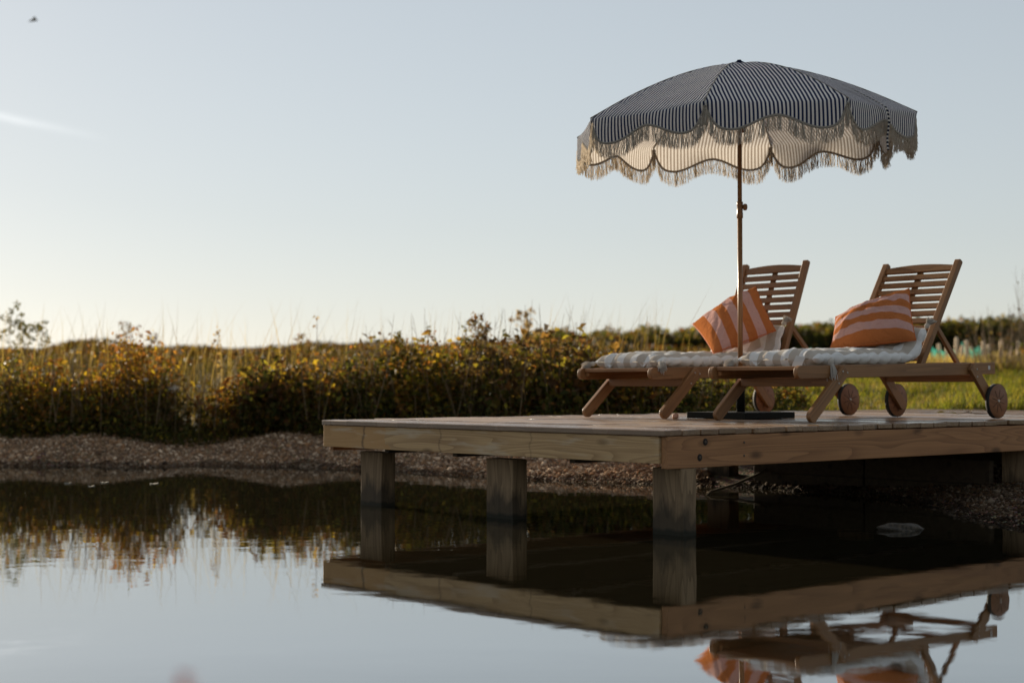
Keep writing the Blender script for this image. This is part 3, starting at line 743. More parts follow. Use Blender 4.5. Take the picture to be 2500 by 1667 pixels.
def build_panel(k):
    a0, a1 = A0+k*math.pi/4, A0+(k+1)*math.pi/4; am = (a0+a1)/2
    nt, nr, nv = 49, 22, 9
    ts = np.linspace(0, 1, nt); rs = np.linspace(.03, RC, nr)
    V = []; UVs = []
    radial = np.array([math.cos(am), math.sin(am), 0]); tang = np.array([-math.sin(am), math.cos(am), 0])
    cum = 0
    for j, r in enumerate(rs):
        p0, p1 = ribpt(a0, r), ribpt(a1, r); ch = np.linalg.norm(p1-p0)
        for t in ts:
            p = p0*(1-t)+p1*t
            sag = math.sin(math.pi*t)*(.016*(r/RC)**1.5)
            p = p-radial*sag*.2-np.array([0, 0, sag])
            e_ = min(t, 1-t); p = p+np.array([0, 0, .0025*math.sin(r*21+k*2.1+t*5)*math.sin(math.pi*t)+.007*math.sin(r*34+k*1.3)*math.exp(-((e_-.05)/.05)**2)])
            V.append(p); UVs.append(((t-.5)*ch, r))
    p0, p1 = ribpt(a0, RC), ribpt(a1, RC); ch = np.linalg.norm(p1-p0)
    edge = []
    ph = random.uniform(0, 6)
    for j in range(1, nv+1):
        f = j/nv
        for t in ts:
            sag = math.sin(math.pi*t)*.016
            w = wdrop(t)*f
            p = p0*(1-t)+p1*t-radial*sag*.2-np.array([0, 0, sag])
            bil = .020*math.sin(2*math.pi*t*1.6+ph)*f*math.sin(math.pi*t)
            p = p+np.array([0, 0, -w*.965])+radial*(.19*w+bil-.02*f*f)
            V.append(p); UVs.append(((t-.5)*ch, RC+w))
            if j == nv: edge.append(p)
    V = np.array(V); ii = np.arange((nr+nv)*nt).reshape(nr+nv, nt)
    F = np.stack([ii[:-1, :-1], ii[1:, :-1], ii[1:, 1:], ii[:-1, 1:]], -1).reshape(-1, 4)
    pan = mesh_np('canopy_panel', V, F, MC_CANOPY, can, smooth=True, uv=np.array(UVs))
    edge = np.array(edge)
    # braid trim along the scalloped hem: a thin flat band
    dd = np.gradient(edge, axis=0); dd /= np.linalg.norm(dd, axis=1)[:, None]
    nrm = np.cross(dd, radial[None]); nrm /= np.linalg.norm(nrm, axis=1)[:, None]
    nrm *= np.where(nrm[:, 2:3] > 0, -1, 1)                  # downwards
    bw, bt = .013, .003
    ring = [edge-nrm*.003+radial*bt, edge+nrm*bw+radial*bt, edge+nrm*bw-radial*bt, edge-nrm*.003-radial*bt]
    TV = np.stack(ring, 1).reshape(-1, 3); jj = np.arange(nt*4).reshape(nt, 4)
    TF = np.stack([jj[:-1], np.roll(jj[:-1], -1, 1), np.roll(jj[1:], -1, 1), jj[1:]], -1).reshape(-1, 4)
    mesh_np('trim', TV, TF, MC_TRIM, pan)
    # fringe strands
    seg = np.r_[0, np.cumsum(np.linalg.norm(np.diff(edge, axis=0), axis=1))]
    n = int(seg[-1]/.0024)
    s = np.sort(rng.uniform(0, seg[-1], n)); s += .0015*np.sin(s*90)     # strands clump
    base = np.stack([np.interp(s, seg, edge[:, i]) for i in range(3)], -1)+np.stack([np.interp(s, seg, (nrm*bw)[:, i]) for i in range(3)], -1)*.8
    base += radial*rng.normal(0, .003, n)[:, None]
    L = .104*rng.uniform(.86, 1.06, n)*(1+.08*np.sin(s*19+k))
    sway = rng.normal(0, .0055, (n, 2))+np.stack([.006*np.sin(s*60), .006*np.cos(s*45)], -1)
    nseg = 4; rad = rng.uniform(.0011, .0019, n)
    rings = []
    for q in range(nseg+1):
        f = q/nseg
        c = base+np.stack([np.zeros(n), np.zeros(n), -L*f], -1)+tang*(sway[:, 0]*f**1.3+.0025*np.sin(f*9+s*300))[:, None]+radial*(sway[:, 1]*f**1.3+.0022*np.cos(f*8+s*210))[:, None]
        rr = rad*(1 if q < nseg else .75)
        for a in (0, 2.094, 4.189):
            rings.append(c+tang*(np.cos(a)*rr)[:, None]+radial*(np.sin(a)*rr)[:, None])
    FV = np.stack(rings, 1)                                  # n, (nseg+1)*3, 3
    tpl = []
    for q in range(nseg):
        for a in range(3): tpl.append((q*3+a, q*3+(a+1) % 3, (q+1)*3+(a+1) % 3, (q+1)*3+a))
    FF = (np.array(tpl)[None]+np.arange(n)[:, None, None]*(nseg+1)*3).reshape(-1, 4)
    fo = mesh_np('fringe', FV.reshape(-1, 3), FF, MC_FRINGE, pan, smooth=True); fo['kind'] = 'stuff'
for k in range(8): build_panel(k)
for k in range(8):
    a = A0+k*math.pi/4
    pts = [ribpt(a, r)-np.array([0, 0, .012]) for r in np.linspace(.02, RC-.005, 12)]
    MB().tube([Vector(p) for p in pts], [.004]*12, 6).build('rib', M_STEEL, can)
    mid = ribpt(a, .60)-np.array([0, 0, .014])
    MB().tube([Vector((math.cos(a)*.022, math.sin(a)*.022, RIMZ-.02)), Vector(mid)], .0035, 6).build('strut', M_STEEL, can)
MB().lathe([(.016, RIMZ-.05), (.030, RIMZ-.045), (.030, RIMZ-.005), (.018, RIMZ)], 16).build('runner', MW_POLE, can)
fin = MB().lathe([(.066, APEX-.018), (.055, APEX+.001), (.03, APEX+.014), (.018, APEX+.020), (.014, APEX+.028), (0, APEX+.031)], 16)
fo = fin.build('cap', MC_CANOPY_CAP if 'MC_CANOPY_CAP' in globals() else MC_STRAP, can)
# seams standing a little proud on the ribs
for k in range(8):
    a = A0+k*math.pi/4
    pts = [Vector(ribpt(a, r)+np.array([0, 0, .001])) for r in np.linspace(.05, RC, 14)]
    MB().tube(pts, [.0035]*13+[.006], 5).build('seam', MC_TRIM, can)
# tie strap hanging over the rim on the right
def strap():
    k = 2; a0, a1 = A0+k*math.pi/4, A0+(k+1)*math.pi/4
    a0, a1 = A0+1*math.pi/4, A0+2*math.pi/4; am = (a0+a1)/2; t = .44
    radial = np.array([math.cos(am), math.sin(am), 0]); tang = np.array([-math.sin(am), math.cos(am), 0])
    pts = []
    for r in (.90, .98, 1.06, 1.14, RC): pts.append(ribpt(a0, r)*(1-t)+ribpt(a1, r)*t+np.array([0, 0, .010]))
    rim = pts[-1]
    for h in (.03, .07, .12, .17, .22, .27, .31): pts.append(rim+radial*(.030+.14*min(h, .14)+.012*math.sin(h*20))+np.array([0, 0, -h])+tang*(.02*math.sin(h*9)))
    pts = np.array(pts); w = .0135
    s = np.r_[0, np.cumsum(np.linalg.norm(np.diff(pts, axis=0), axis=1))]
    V = []; uv = []
    for i, p in enumerate(pts):
        for sd_, off in ((-1, .0), (1, .0)): V.append(p+tang*w*sd_); uv.append((sd_*w, s[i]))
    V2_ = [v-radial*.002-np.array([0, 0, .0015]) for v in V]
    n = len(pts); F = []
    for i in range(n-1):
        F.append((2*i, 2*i+1, 2*i+3, 2*i+2)); b = 2*n
        F.append((b+2*i+2, b+2*i+3, b+2*i+1, b+2*i))
    mesh_np('tie_strap', V+V2_, F, MC_STRAP, can, smooth=True, uv=uv+uv)
strap()

# ------------------------------------------------------------------ small things on the deck and in the pond
def rock(name, loc, sx_, sy_, sz_, mat, seed, label, cat, rz=0, sub=3):
    bm = bmesh.new(); bmesh.ops.create_icosphere(bm, subdivisions=sub, radius=1)
    for v in bm.verts:
        c = v.co; n = 1+.16*math.sin(c.x*3.1+seed)*math.cos(c.y*2.7+seed*2)+.08*math.sin(c.z*7+c.x*5+seed*3)+.035*math.sin(c.x*15+c.y*13+seed)
        v.co = Vector((c.x*sx_*n, c.y*sy_*n, c.z*sz_*n))
    me = bpy.data.meshes.new(name); bm.to_mesh(me); bm.free()
    for p in me.polygons: p.use_smooth = True
    o = link(name, me, mat); o.location = loc; o.rotation_euler = (0, 0, rz)
    return tag(o, label, cat)
m = M('mossy_rock'); o_ = m.obj()
c = m.mix(m.noise(o_, 14, 5, .7), (.012, .010, .007), (.045, .034, .021)); c = m.mix(m.ramp(m.noise(o_, 60, 3), [(.45, (0,0,0)), (.65, (1,1,1))]), c, (.085, .065, .042))
M_ROCK = m.done(m.bsdf(c, .75, m.bump(m.noise(o_, 40, 5, .7), .02, .8)))
rock('rock', (2.17, 8.78, .002), .125, .09, .038, M_ROCK, 1.3, 'pale speckled rock breaking the dark water under the deck', 'rock', .4, 4)
M_SHELL = simple('pale_pink_stone', (.50, .30, .22), .6, 0, .002, 60)
p = Wd(1.97, 1.74); rock('pebble', (p.x, p.y, DZ+.017), .024, .018, .019, M_SHELL, .6, 'small pinkish pebble lying beside the parasol stand plate', 'pebble', .8)
# stick leaning into the water
MB().tube([(1.36, 11.42, -.05), (1.46, 11.55, .02), (1.68, 11.85, .055), (1.92, 12.2, .115), (2.1, 12.5, .19)], [.009, .010, .011, .011, .008], 7).build('stick', M_STICK)
tag(bpy.data.objects['stick'], 'thin bent stick rising from the water under the deck', 'stick')
# twig with leaves on the boards
tw = empty('twig', tuple(Wd(4.65, 1.10)), DA+.2, 'fallen leafy twig on the boards between the lounger wheels', 'twig')
mb = MB(); mb.tube([(0, .12, .006), (.02, .05, .022), (.0, -.02, .012), (.03, -.10, .006)], [.003, .004, .004, .002], 5)
mb.tube([(.01, .02, .02), (-.03, -.03, .055), (-.01, -.07, .05)], [.003, .003, .0015], 5); mb.tube([(.02, .05, .02), (.06, .03, .045)], [.003, .0015], 5)
mb.build('stem', M_STICK, tw)
def leafpoly(parent, p, d, L, wd, col=(.05, .045, .015)):
    p = Vector(p); d = Vector(d).normalized(); s = d.cross(Vector((.2, .3, 1))).normalized(); up = s.cross(d)
    pr = [(0, 0), (.25, .8), (.5, 1), (.75, .7), (1, 0)]
    V = [p+d*L*a+s*wd*b+up*.25*wd*b for a, b in pr]+[p+d*L*a-s*wd*b+up*.25*wd*b for a, b in pr[1:-1]]+[p+d*L*a for a in (.25, .5, .75)]
    F = [(0, 1, 8), (0, 8, 5), (1, 2, 9), (1, 9, 8), (8, 9, 6), (8, 6, 5), (2, 3, 10), (2, 10, 9), (9, 10, 7), (9, 7, 6), (3, 4, 10), (10, 4, 7)]
    return mesh_np('leaf', [tuple(v) for v in V], F, M_LEAF, parent, smooth=True, col=np.repeat([col], 11, 0))
leafpoly(tw, (0, .12, .008), (-.2, 1, .1), .06, .022); leafpoly(tw, (.02, .30, .012), (.2, -1, .1), .075, .026); leafpoly(tw, (-.01, -.07, .05), (.3, -1, -.4), .05, .015); leafpoly(tw, (.06, .03, .045), (1, .2, -.3), .04, .014)
# pale leaves and scum floating near the far shore
m = M('floating_petal'); M_FLOAT = m.done(m.bsdf(m.mix(m.noise(m.obj(), 30), (.26, .24, .19), (.17, .15, .11)), .9, None, **{'Specular IOR Level': .05}))
for i, (px_, py_, L, lab) in enumerate(((168, 1179, .13, 'pale floating leaf scrap, leftmost on the pond'), (226, 1186, .11, 'pale floating leaf scrap closest to the camera by the far shore'),
                                   (258, 1177, .14, 'narrow pale floating scrap just off the gravel, middle one'), (379, 1180, .15, 'largest pale floating leaf on the open water, right of the other scraps'))):
    D = HC*3831/(py_-937); X = (px_-1250)/3831*D
    L *= .45; n = 14; V = [(L/2*math.cos(2*math.pi*k/n)*(1+.2*math.sin(k*2.3+i)), (.03+.008*i)*math.sin(2*math.pi*k/n)*(1+.25*math.cos(k*1.7+i)), .004+.004*math.sin(k)) for k in range(n)]
    mb = MB(); mb.add(V+[(x*.97, y*.97, -.002) for x, y, z in V], [tuple(range(n)), tuple(range(2*n-1, n-1, -1))]+[(k, (k+1) % n, (k+1) % n+n, k+n) for k in range(n)])
    o = mb.build('floating_leaf', M_FLOAT); o.location = (X, D, .001); tag(o, lab, 'leaf', 'pale scraps floating on the pond')

# ------------------------------------------------------------------ vegetation
def leaves(name, C, size, tint, mat, parent=None, up=.25, asp=.55, droop=0.0):
    """diamond leaves at centres C"""
    n = len(C)
    d = rng.normal(0, 1, (n, 3)); d[:, 2] = d[:, 2]*.7+up-droop; d /= np.linalg.norm(d, axis=1)[:, None]
    a = rng.normal(0, 1, (n, 3)); s = np.cross(d, a); s /= np.linalg.norm(s, axis=1)[:, None]; nn = np.cross(s, d)
    L = size[:, None]
    V = np.stack([C-d*L*.5, C+s*L*asp*.5+nn*L*.08, C+d*L*.5-nn*L*.10, C-s*L*asp*.5+nn*L*.08], 1).reshape(-1, 3)
    F = np.arange(4*n).reshape(n, 4)
    o = mesh_np(name, V, F, mat, parent, col=np.repeat(tint, 4, 0)); o['kind'] = 'stuff'
    return o
GREENS = np.array([(.045, .050, .014), (.060, .062, .018), (.034, .042, .013), (.080, .070, .020)])
AUTUMN = np.array([(.11, .07, .026), (.13, .08, .032), (.085, .048, .026), (.12, .095, .03), (.12, .062, .028)])
YELLOW = np.array([(.20, .17, .03), (.17, .16, .03), (.24, .19, .04)])
def tints(n, z01, autumn):
    r = rng.random(n); pa = (autumn+.15)*(.3+.7*z01); py = .07+.10*z01
    g = GREENS[rng.integers(0, len(GREENS), n)]; a = AUTUMN[rng.integers(0, len(AUTUMN), n)]; y = YELLOW[rng.integers(0, len(YELLOW), n)]
    c = np.where((r < pa)[:, None], a, g); c = np.where((r > 1-py)[:, None], y, c)
    return c*rng.uniform(.8, 1.6, (n, 1))
def shrub(name, x, y, h, rad, nleaf, autumn, label, leaf=(.035, .095), tall=.55, group='wild shrubs along the bank', nst=26):
    z0 = float(ground_z(np.array([x]), np.array([y]))[0])
    t = empty(name, (x, y, z0-.02), 0, label, 'shrub', group)
    stems = MB(); C = []
    lobes = []; lf = rng.choice([.55, .8, 1.0, 1.3]); tn = np.array([[.95, .95, .9], [1.25, 1.0, .75], [.75, .8, .75], [1.35, 1.15, .7]])[rng.integers(0, 4)]; nleaf = int(nleaf*rng.uniform(.75, 1.05)*(1.25 if lf < .7 else 1.0 if lf < 1.2 else .7)); h *= rng.uniform(.88, 1.08)
    for k in range(nst):
        a = rng.uniform(0, 6.283); rr = rad*math.sqrt(rng.random())
        hh = h*(rng.uniform(.55, 1.0) if rng.random() > tall else rng.uniform(1.0, 1.3))*(1-.25*(rr/rad)**2)
        bx, by = rr*.55*math.cos(a), rr*.55*math.sin(a); tx, ty = rr*1.05*math.cos(a)+rng.normal(0, .05), rr*1.05*math.sin(a)+rng.normal(0, .05)
        p0 = Vector((bx, by, 0)); p1 = Vector(((bx+tx)/2+rng.normal(0, .03), (by+ty)/2, hh*.55)); p2 = Vector((tx, ty, hh))
        stems.tube([p0, p1, p2], [.007, .005, .002], 4, cap=False)
        lobes.append((p0, p1, p2, hh))
    for k in range(16):                                      # bare and dead twigs standing out of the leaves
        a = rng.uniform(0, 6.283); rr = rad*math.sqrt(rng.random()); p = Vector((rr*math.cos(a), rr*math.sin(a), h*.2)); q = p+Vector((rng.normal(0, .12), rng.normal(0, .08), h*rng.uniform(.75, 1.12)))
        mid = (p+q)/2+Vector((rng.normal(0, .03), 0, .02)); stems.tube([p, mid, q], [.005, .0035, .0012], 4, cap=False)
        for j in range(3):
            b0 = mid+(q-mid)*rng.uniform(0, .8); stems.tube([b0, b0+Vector((rng.normal(0, .07), rng.normal(0, .05), rng.uniform(.05, .14)))], [.002, .0008], 3, cap=False)
    per = nleaf//nst
    for p0, p1, p2, hh in lobes:
        f = rng.beta(1.7, 1.7, per)
        P = np.where(f[:, None] < .55, np.array(p0)+(np.array(p1)-np.array(p0))*(f[:, None]/.55), np.array(p1)+(np.array(p2)-np.array(p1))*((f[:, None]-.55)/.45))
        sp = np.interp(f, [0, .35, .75, 1], [.12, .16, .11, .03])*(.6+.6*rad)
        # leaves sit in small sprays along the stem
        nsp = max(6, per//14); sc = rng.normal(0, 1, (nsp, 3)); ki = rng.integers(0, nsp, per)
        P = P+sc[ki]*sp[:, None]*.8+rng.normal(0, 1, (per, 3))*sp[:, None]*.45
        C.append(P)
    C = np.concatenate(C); C = C[C[:, 2] > .02]
    n = len(C); z01 = np.clip(C[:, 2]/h, 0, 1)
    stems.build('stems', M_STEM, t)
    leaves('foliage', C, rng.uniform(*leaf, n)*lf*rng.choice([.7, 1, 1.25], n), tints(n, z01, autumn)*tn, M_LEAF, t)
    return t
SH = [  # x, y, height, radius, autumn share, label
 (-5.75, 17.6, .92, .55, .35, 'dark green shrub at the left edge of the picture'),
 (-5.05, 17.5, .98, .50, .55, 'russet shrub second from the left edge on the bank'),
 (-4.35, 17.7, 1.12, .55, .75, 'tall reddish shrub on the bank, left of the bright grassy gap'),
 (-3.90, 17.4, .78, .42, .60, 'low amber leaved shrub at the left side of the grassy gap'),
 (-3.05, 17.45, .70, .40, .45, 'low yellowish shrub at the right side of the grassy gap'),
 (-2.60, 17.5, 1.02, .48, .60, 'amber shrub on the bank above the gravel point'),
 (-2.00, 17.3, 1.06, .48, .40, 'olive shrub just left of the deck corner'),
 (-1.45, 17.0, 1.12, .50, .35, 'green shrub right behind the left deck corner'),
 (-.85, 16.8, 1.10, .50, .45, 'dense shrub behind the deck, right of its left corner'),
 (-.30, 16.5, 1.13, .50, .60, 'tallest brown shrub behind the middle of the deck'),
 (.22, 16.3, 1.10, .48, .70, 'bronze shrub left of the loungers'),
 (.72, 16.1, 1.02, .45, .50, 'shrub beyond the foot of the rear lounger'),
 (1.20, 16.0, .80, .42, .35, 'dark shrub seen under the rear lounger'),
 (1.70, 16.1, .74, .42, .30, 'dark leafy clump behind the black parasol stand'),
 (2.25, 16.2, .62, .40, .18, 'green nettle clump right of the parasol stand'),
 (2.75, 16.5, .48, .30, .10, 'small bright green clump left of the lounger wheels'),
 (-5.40, 18.5, .85, .50, .80, 'brown scrubby shrub in the second row at far left'),
 (-4.75, 18.4, .95, .50, .75, 'brown shrub in the second row behind the tall reddish one'),
 (-2.85, 18.3, .80, .50, .80, 'rusty second row shrub right of the grassy gap'),
 (-2.30, 18.2, .95, .50, .70, 'rusty shrub in the second row above the gravel point'),
 (-1.70, 18.0, 1.0, .50, .70, 'brown shrub in the second row left of the deck corner'),
 (-1.10, 17.8, 1.05, .50, .65, 'brown shrub in the second row behind the deck corner'),
 (-.55, 17.6, 1.1, .50, .75, 'brown shrub in the second row behind the dense one'),
 (.50, 17.2, 1.05, .50, .80, 'rusty second row shrub behind the bronze one'),
]
for (x, y, h, r, au, lab) in SH:
    h *= (.84 if x < -1.2 else .93)*(.72 if 'second row' in lab else 1.0); r *= 1.15
    shrub('wild_shrub', x, y, h, r, int(3100*(h/.87)*(r/.55)), au, lab)
# lower fringe in front, one run of weeds that nobody could count
n = 17000
X = rng.uniform(-6.3, 2.9, n); sdv = rng.uniform(1.45, 2.6, n)
Y = np.interp(X, [-6.3, -5.2, -3.6, -2.6, -1.8, -.88, .22, 1.2, 2.0, 2.9], [17.4, 17.35, 16.95, 17.35, 17.0, 16.2, 15.5, 15.25, 15.2, 15.6])+rng.uniform(-.35, .7, n)
Z = ground_z(X, Y)+np.abs(rng.normal(0, .13, n))*np.where((X > -3.75) & (X < -3.2), .6, 1.2)
c = tints(n, np.full(n, .2), .3)*.9
o = leaves('ground_cover', np.stack([X, Y, Z], -1), rng.uniform(.03, .07, n), c, M_LEAF); tag(o, 'dark low weeds along the top of the gravel beach', 'weeds', kind='stuff')

def blades(name, X, Y, hmin, hmax, wid, pal, lean, label, cat='grass', zoff=0.0, hvar=None):
    n = len(X); Z = ground_z(X, Y)-.01+zoff
    h = rng.uniform(hmin, hmax, n)
    if hvar is not None: h *= hvar
    a = rng.uniform(0, 6.283, n); l = np.abs(rng.normal(0, lean, n))*h
    dx, dy = np.cos(a)*l+.12*h*.6, np.sin(a)*l
    b = rng.uniform(0, 6.283, n); wx, wy = np.cos(b)*wid*.5, np.sin(b)*wid*.5
    B = np.stack([X, Y, Z], -1); wv = np.stack([wx, wy, np.zeros(n)], -1)
    mid = B+np.stack([dx*.35, dy*.35, h*.6], -1); tip = B+np.stack([dx, dy, h*.97], -1)
    V = np.stack([B-wv, B+wv, mid+wv*.8, tip, mid-wv*.8], 1).reshape(-1, 3)
    k = np.arange(n)[:, None]*5
    F = np.concatenate([k+np.array([[0, 1, 2]]), k+np.array([[0, 2, 4]]), k+np.array([[4, 2, 3]])])
    c = pal[rng.integers(0, len(pal), n)]*rng.uniform(.7, 1.25, (n, 1))
    pt = np.clip(np.sin(1.3*X+.5*Y)*np.sin(.9*Y-.4*X)+.5*np.sin(3.1*X+1.7)*np.sin(2.3*Y), 0, 1)
    c = np.where((rng.random(n) < .55*pt)[:, None], DRY[rng.integers(0, len(DRY), n)]*c.mean()/DRY.mean()*1.2, c)*(1-.35*np.clip(np.sin(2.1*X-1.1*Y), 0, 1))[:, None]
    o = mesh_np(name, V, F, M_GRASS, col=np.repeat(c, 5, 0))
    return tag(o, label, cat, kind='stuff')
GPAL = np.array([(.085, .095, .018), (.12, .115, .024), (.16, .135, .034), (.065, .08, .016)])
DRY = np.array([(.26, .19, .09), (.20, .14, .06), (.30, .23, .12), (.15, .10, .05)])
# sunlit meadow behind the deck
n = 90000
X = rng.uniform(1.6, 10.5, n); Y = 15.6+(30-15.6)*rng.random(n)**1.3
k = (X < .40*Y+.6) & (X > .13*Y-.6); X, Y = X[k], Y[k]
blades('meadow_grass', X, Y, .05, .16, .011, GPAL, .5, 'short sunlit green meadow behind the right half of the deck', hvar=.6+.8*np.clip(np.sin(X*2.3+Y)*np.sin(Y*1.7)+.3, 0, 1))
n = 16000
X = rng.uniform(-9, 2.5, n); Y = rng.uniform(18.6, 30, n); k = np.abs(X) < .36*Y+.5; X, Y = X[k], Y[k]
blades('meadow_grass', X, Y, .10, .30, .012, np.vstack([GPAL[:2]*.30, DRY*.18]), .35, 'rough grass on the slope behind the shrubs')
# dry grass among the shrubs
n = 1300
X = rng.uniform(-6.4, 1.6, n); Y = np.interp(X, [-6, -2, 1.6], [18.1, 17.7, 16.7])+rng.normal(0, .35, n)
blades('dry_grass', X, Y, .5, 1.1, .008, DRY*.4, .3, 'dry straw coloured grass stalks among the shrubs')
n = 420
X = rng.uniform(-6.4, 1.8, n); Y = np.interp(X, [-6.4, -2, 1.8], [18.4, 17.9, 16.8])+rng.normal(0, .5, n)
blades('seed_grass', X, Y, 1.0, 1.55, .006, DRY*.8, .22, 'thin wispy grass stalks rising above the shrubs')
# dry band before the stakes
n = 22000
X = rng.uniform(3.5, 11.5, n); Y = rng.uniform(24.5, 31.5, n); k = X < .36*Y+.5; X, Y = X[k], Y[k]
blades('dry_grass', X, Y, .1, .34, .014, np.vstack([DRY, GPAL[:1]]), .3, 'tall dry grass in front of the wooden stakes')

# tall weeds that stand out against the sky
def weed(px_, ytop, D, label, col=0, wdt=.25, nl=130, lsz=(.025, .05)):
    x = (px_-1250)/3831*D; zt = HC+(937-ytop)/3831*D
    z0 = float(ground_z(np.array([x]), np.array([D]))[0]); H = zt-z0
    t = empty('tall_weed', (x, D, z0-.02), 0, label, 'weed', 'tall weeds standing out against the sky')
    st = MB(); bend = rng.normal(0, .06)
    def axis(f): return Vector((bend*f*f*H, 0.03*math.sin(f*5), f*H))
    st.tube([axis(f) for f in np.linspace(0, 1, 7)], [.007, .006, .005, .005, .004, .003, .0015], 5, cap=False)
    C = []
    for k in range(9):
        f = rng.uniform(.45, .97); p = axis(f); a = rng.uniform(0, 6.283); L = wdt*rng.uniform(.4, 1)*(1.25-f)
        q = p+Vector((math.cos(a)*L, math.sin(a)*L, L*rng.uniform(.6, 1.2))); st.tube([p, (p+q)/2+Vector((0, 0, .01)), q], [.003, .002, .0012], 4, cap=False)
        m_ = nl//10; C.append(np.array(q)+rng.normal(0, .022, (m_, 3))); C.append(np.array((p+q)/2)+rng.normal(0, .03, (m_//3, 3)))
    C.append(np.array(axis(.98))+rng.normal(0, .025, (nl//8, 3)))
    C = np.concatenate(C); st.build('stem', M_STEM, t)
    pal = [np.array([(.06, .07, .02), (.09, .08, .025)]), AUTUMN, DRY][col]
    leaves('leaf_clusters', C, rng.uniform(*lsz, len(C)), pal[rng.integers(0, len(pal), len(C))], M_LEAF, t, asp=.7)
weed(20, 752, 21.5, 'tallest leafy weed against the sky at the far left', 0, .35, 220)
weed(62, 782, 21.5, 'leafy weed just right of the tallest one at far left', 0, .4, 200)
weed(95, 788, 22, 'weed with small leaves, third from the left edge', 0, .4, 180)
weed(310, 786, 23, 'brown seed headed weed above the left mound', 1, .35, 150)
weed(375, 815, 23, 'short weed right of the left mound top', 1, .25, 90)
weed(522, 800, 18.2, 'thin upright stalk over the olive shrubs', 2, .12, 60)
weed(740, 812, 22, 'faint weed head left of the deck corner', 1, .25, 90)
weed(975, 808, 17.0, 'small green weed tip above the dense shrub', 0, .22, 120)
weed(1112, 795, 16.8, 'leafy weed on the crest left of the tallest shoots', 0, .28, 150)
weed(1168, 768, 16.6, 'tallest shoots on the shrub crest, centre of the bank', 1, .35, 200)
weed(1205, 786, 16.6, 'reddish shoot beside the tallest shoots', 1, .30, 150)
weed(1282, 762, 25, 'blurred yellowish weed right of the shrub crest', 2, .45, 160, (.04, .08))
weed(1480, 792, 26, 'small blurred weed head left of the loungers', 1, .3, 90)
weed(1420, 820, 17.2, 'thin dry stalk left of the rear lounger', 2, .12, 50)
weed(772, 765, 18.0, 'bare thin stalk rising above the others left of centre', 2, .06, 16)
# white seed heads
m = M('seed_fluff'); M_FLUFF = m.done(m.bsdf(m.mix(m.noise(m.obj(), 60), (.72, .68, .60), (.5, .45, .38)), .9))
for i, (px_, py_, lab) in enumerate(((356, 926, 'white seed head left of the grassy gap'), (428, 946, 'larger cluster of white fluff in the grassy gap'), (486, 942, 'white seed head right of the grassy gap'), (247, 890, 'small white seed head on the reddish shrub'))):
    D = 16.75; x = (px_-1250)/3831*D; z = HC+(937-py_)/3831*D; z0 = float(ground_z(np.array([x]), np.array([D]))[0])
    t = empty('seed_head', (x, D, z0), 0, lab, 'seed head', 'white seed heads among the shrubs')
    MB().tube([(0, 0, -.02), (.01, .0, (z-z0)*.6), (0, 0, z-z0)], [.003, .0025, .002], 5).build('stem', M_STEM, t)
    C = np.array([0, 0, z-z0])+rng.normal(0, .009 if i != 1 else .022, (120, 3))*np.array([1.3, 1, .7])
    nm_ = leaves('fluff', C, rng.uniform(.008, .016, 120), np.full((120, 3), .6), M_FLUFF, t)

# scrub on the rise far left, hedge far right
n = 60000
X = rng.uniform(-24, 6, n); Y = 25+37*rng.random(n)**.7; k = np.abs(X) < .36*Y+1; X, Y = X[k], Y[k]; n = len(X)
ht = .12+.38*np.clip(np.sin(X*.55+1.2)*np.sin(Y*.23+X*.2)+.35*np.sin(X*1.7+Y*.5), 0, 1.2)
Z = ground_z(X, Y)+ht*rng.random(n)**.7
c = tints(n, np.full(n, .5), .55)*1.0
o = leaves('scrub', np.stack([X, Y, Z], -1), rng.uniform(.07, .18, n), c*np.array([.42, .36, .34]), M_LEAF); tag(o, 'blurred brown scrub on the rise beyond the bank, left', 'scrub', kind='stuff')
def hedge(x0, x1, y, htop, n, label, au=.12, lsz=(.12, .24)):
    X = rng.uniform(x0, x1, n); Y = y+rng.normal(0, .9, n); z0 = ground_z(X, Y)
    top = np.interp(X, [p[0] for p in htop], [p[1] for p in htop])-.12+.10*np.sin(X*1.7)*np.sin(X*.63+1)+.07*np.sin(X*4.9+1)+rng.normal(0, .07, n)
    Z = z0+(top-z0)*rng.random(n)**.65
    t = empty('hedge', ((x0+x1)/2, y, 0), 0, label, 'hedge'); off = np.array([(x0+x1)/2, y, 0])
    st = MB()
    for k in range(int((x1-x0)*1.2)):
        xx = rng.uniform(x0, x1); zz = float(ground_z(np.array([xx]), np.array([y]))[0]); tp = float(np.interp(xx, [p[0] for p in htop], [p[1] for p in htop]))
        p = Vector((xx-off[0], rng.normal(0, .4), zz-.1)); st.tube([p, p+Vector((rng.normal(0, .1), 0, (tp-zz)*.5)), p+Vector((rng.normal(0, .3), 0, (tp-zz)*.95))], [.05, .035, .01], 5, cap=False)
    st.build('stems', M_STEM, t)
    leaves('foliage', np.stack([X, Y, Z], -1)-off, rng.uniform(*lsz, n), tints(n, np.clip((Z-z0)/2, 0, 1), au)*.8, M_LEAF, t)
hedge(.3, 22, 46, [(.3, 2.2), (2, 2.35), (6, 2.5), (8.3, 2.55), (11, 2.6), (15, 2.72), (22, 2.9)], 46000, 'long dark blurred hedge across the right background')

# bramble at the right edge
for (x, y, h, r, au, lab) in ((8.35, 24.5, 1.45, .6, .75, 'thin reddish bramble at the right edge behind the stakes'), (7.75, 25.2, .9, .5, .7, 'lower brown bramble left of the right edge, in front of the stakes')):
    shrub('bramble', x, y, h, r, 320, au, lab, (.04, .08), .35, 'brambles by the stakes', 40)

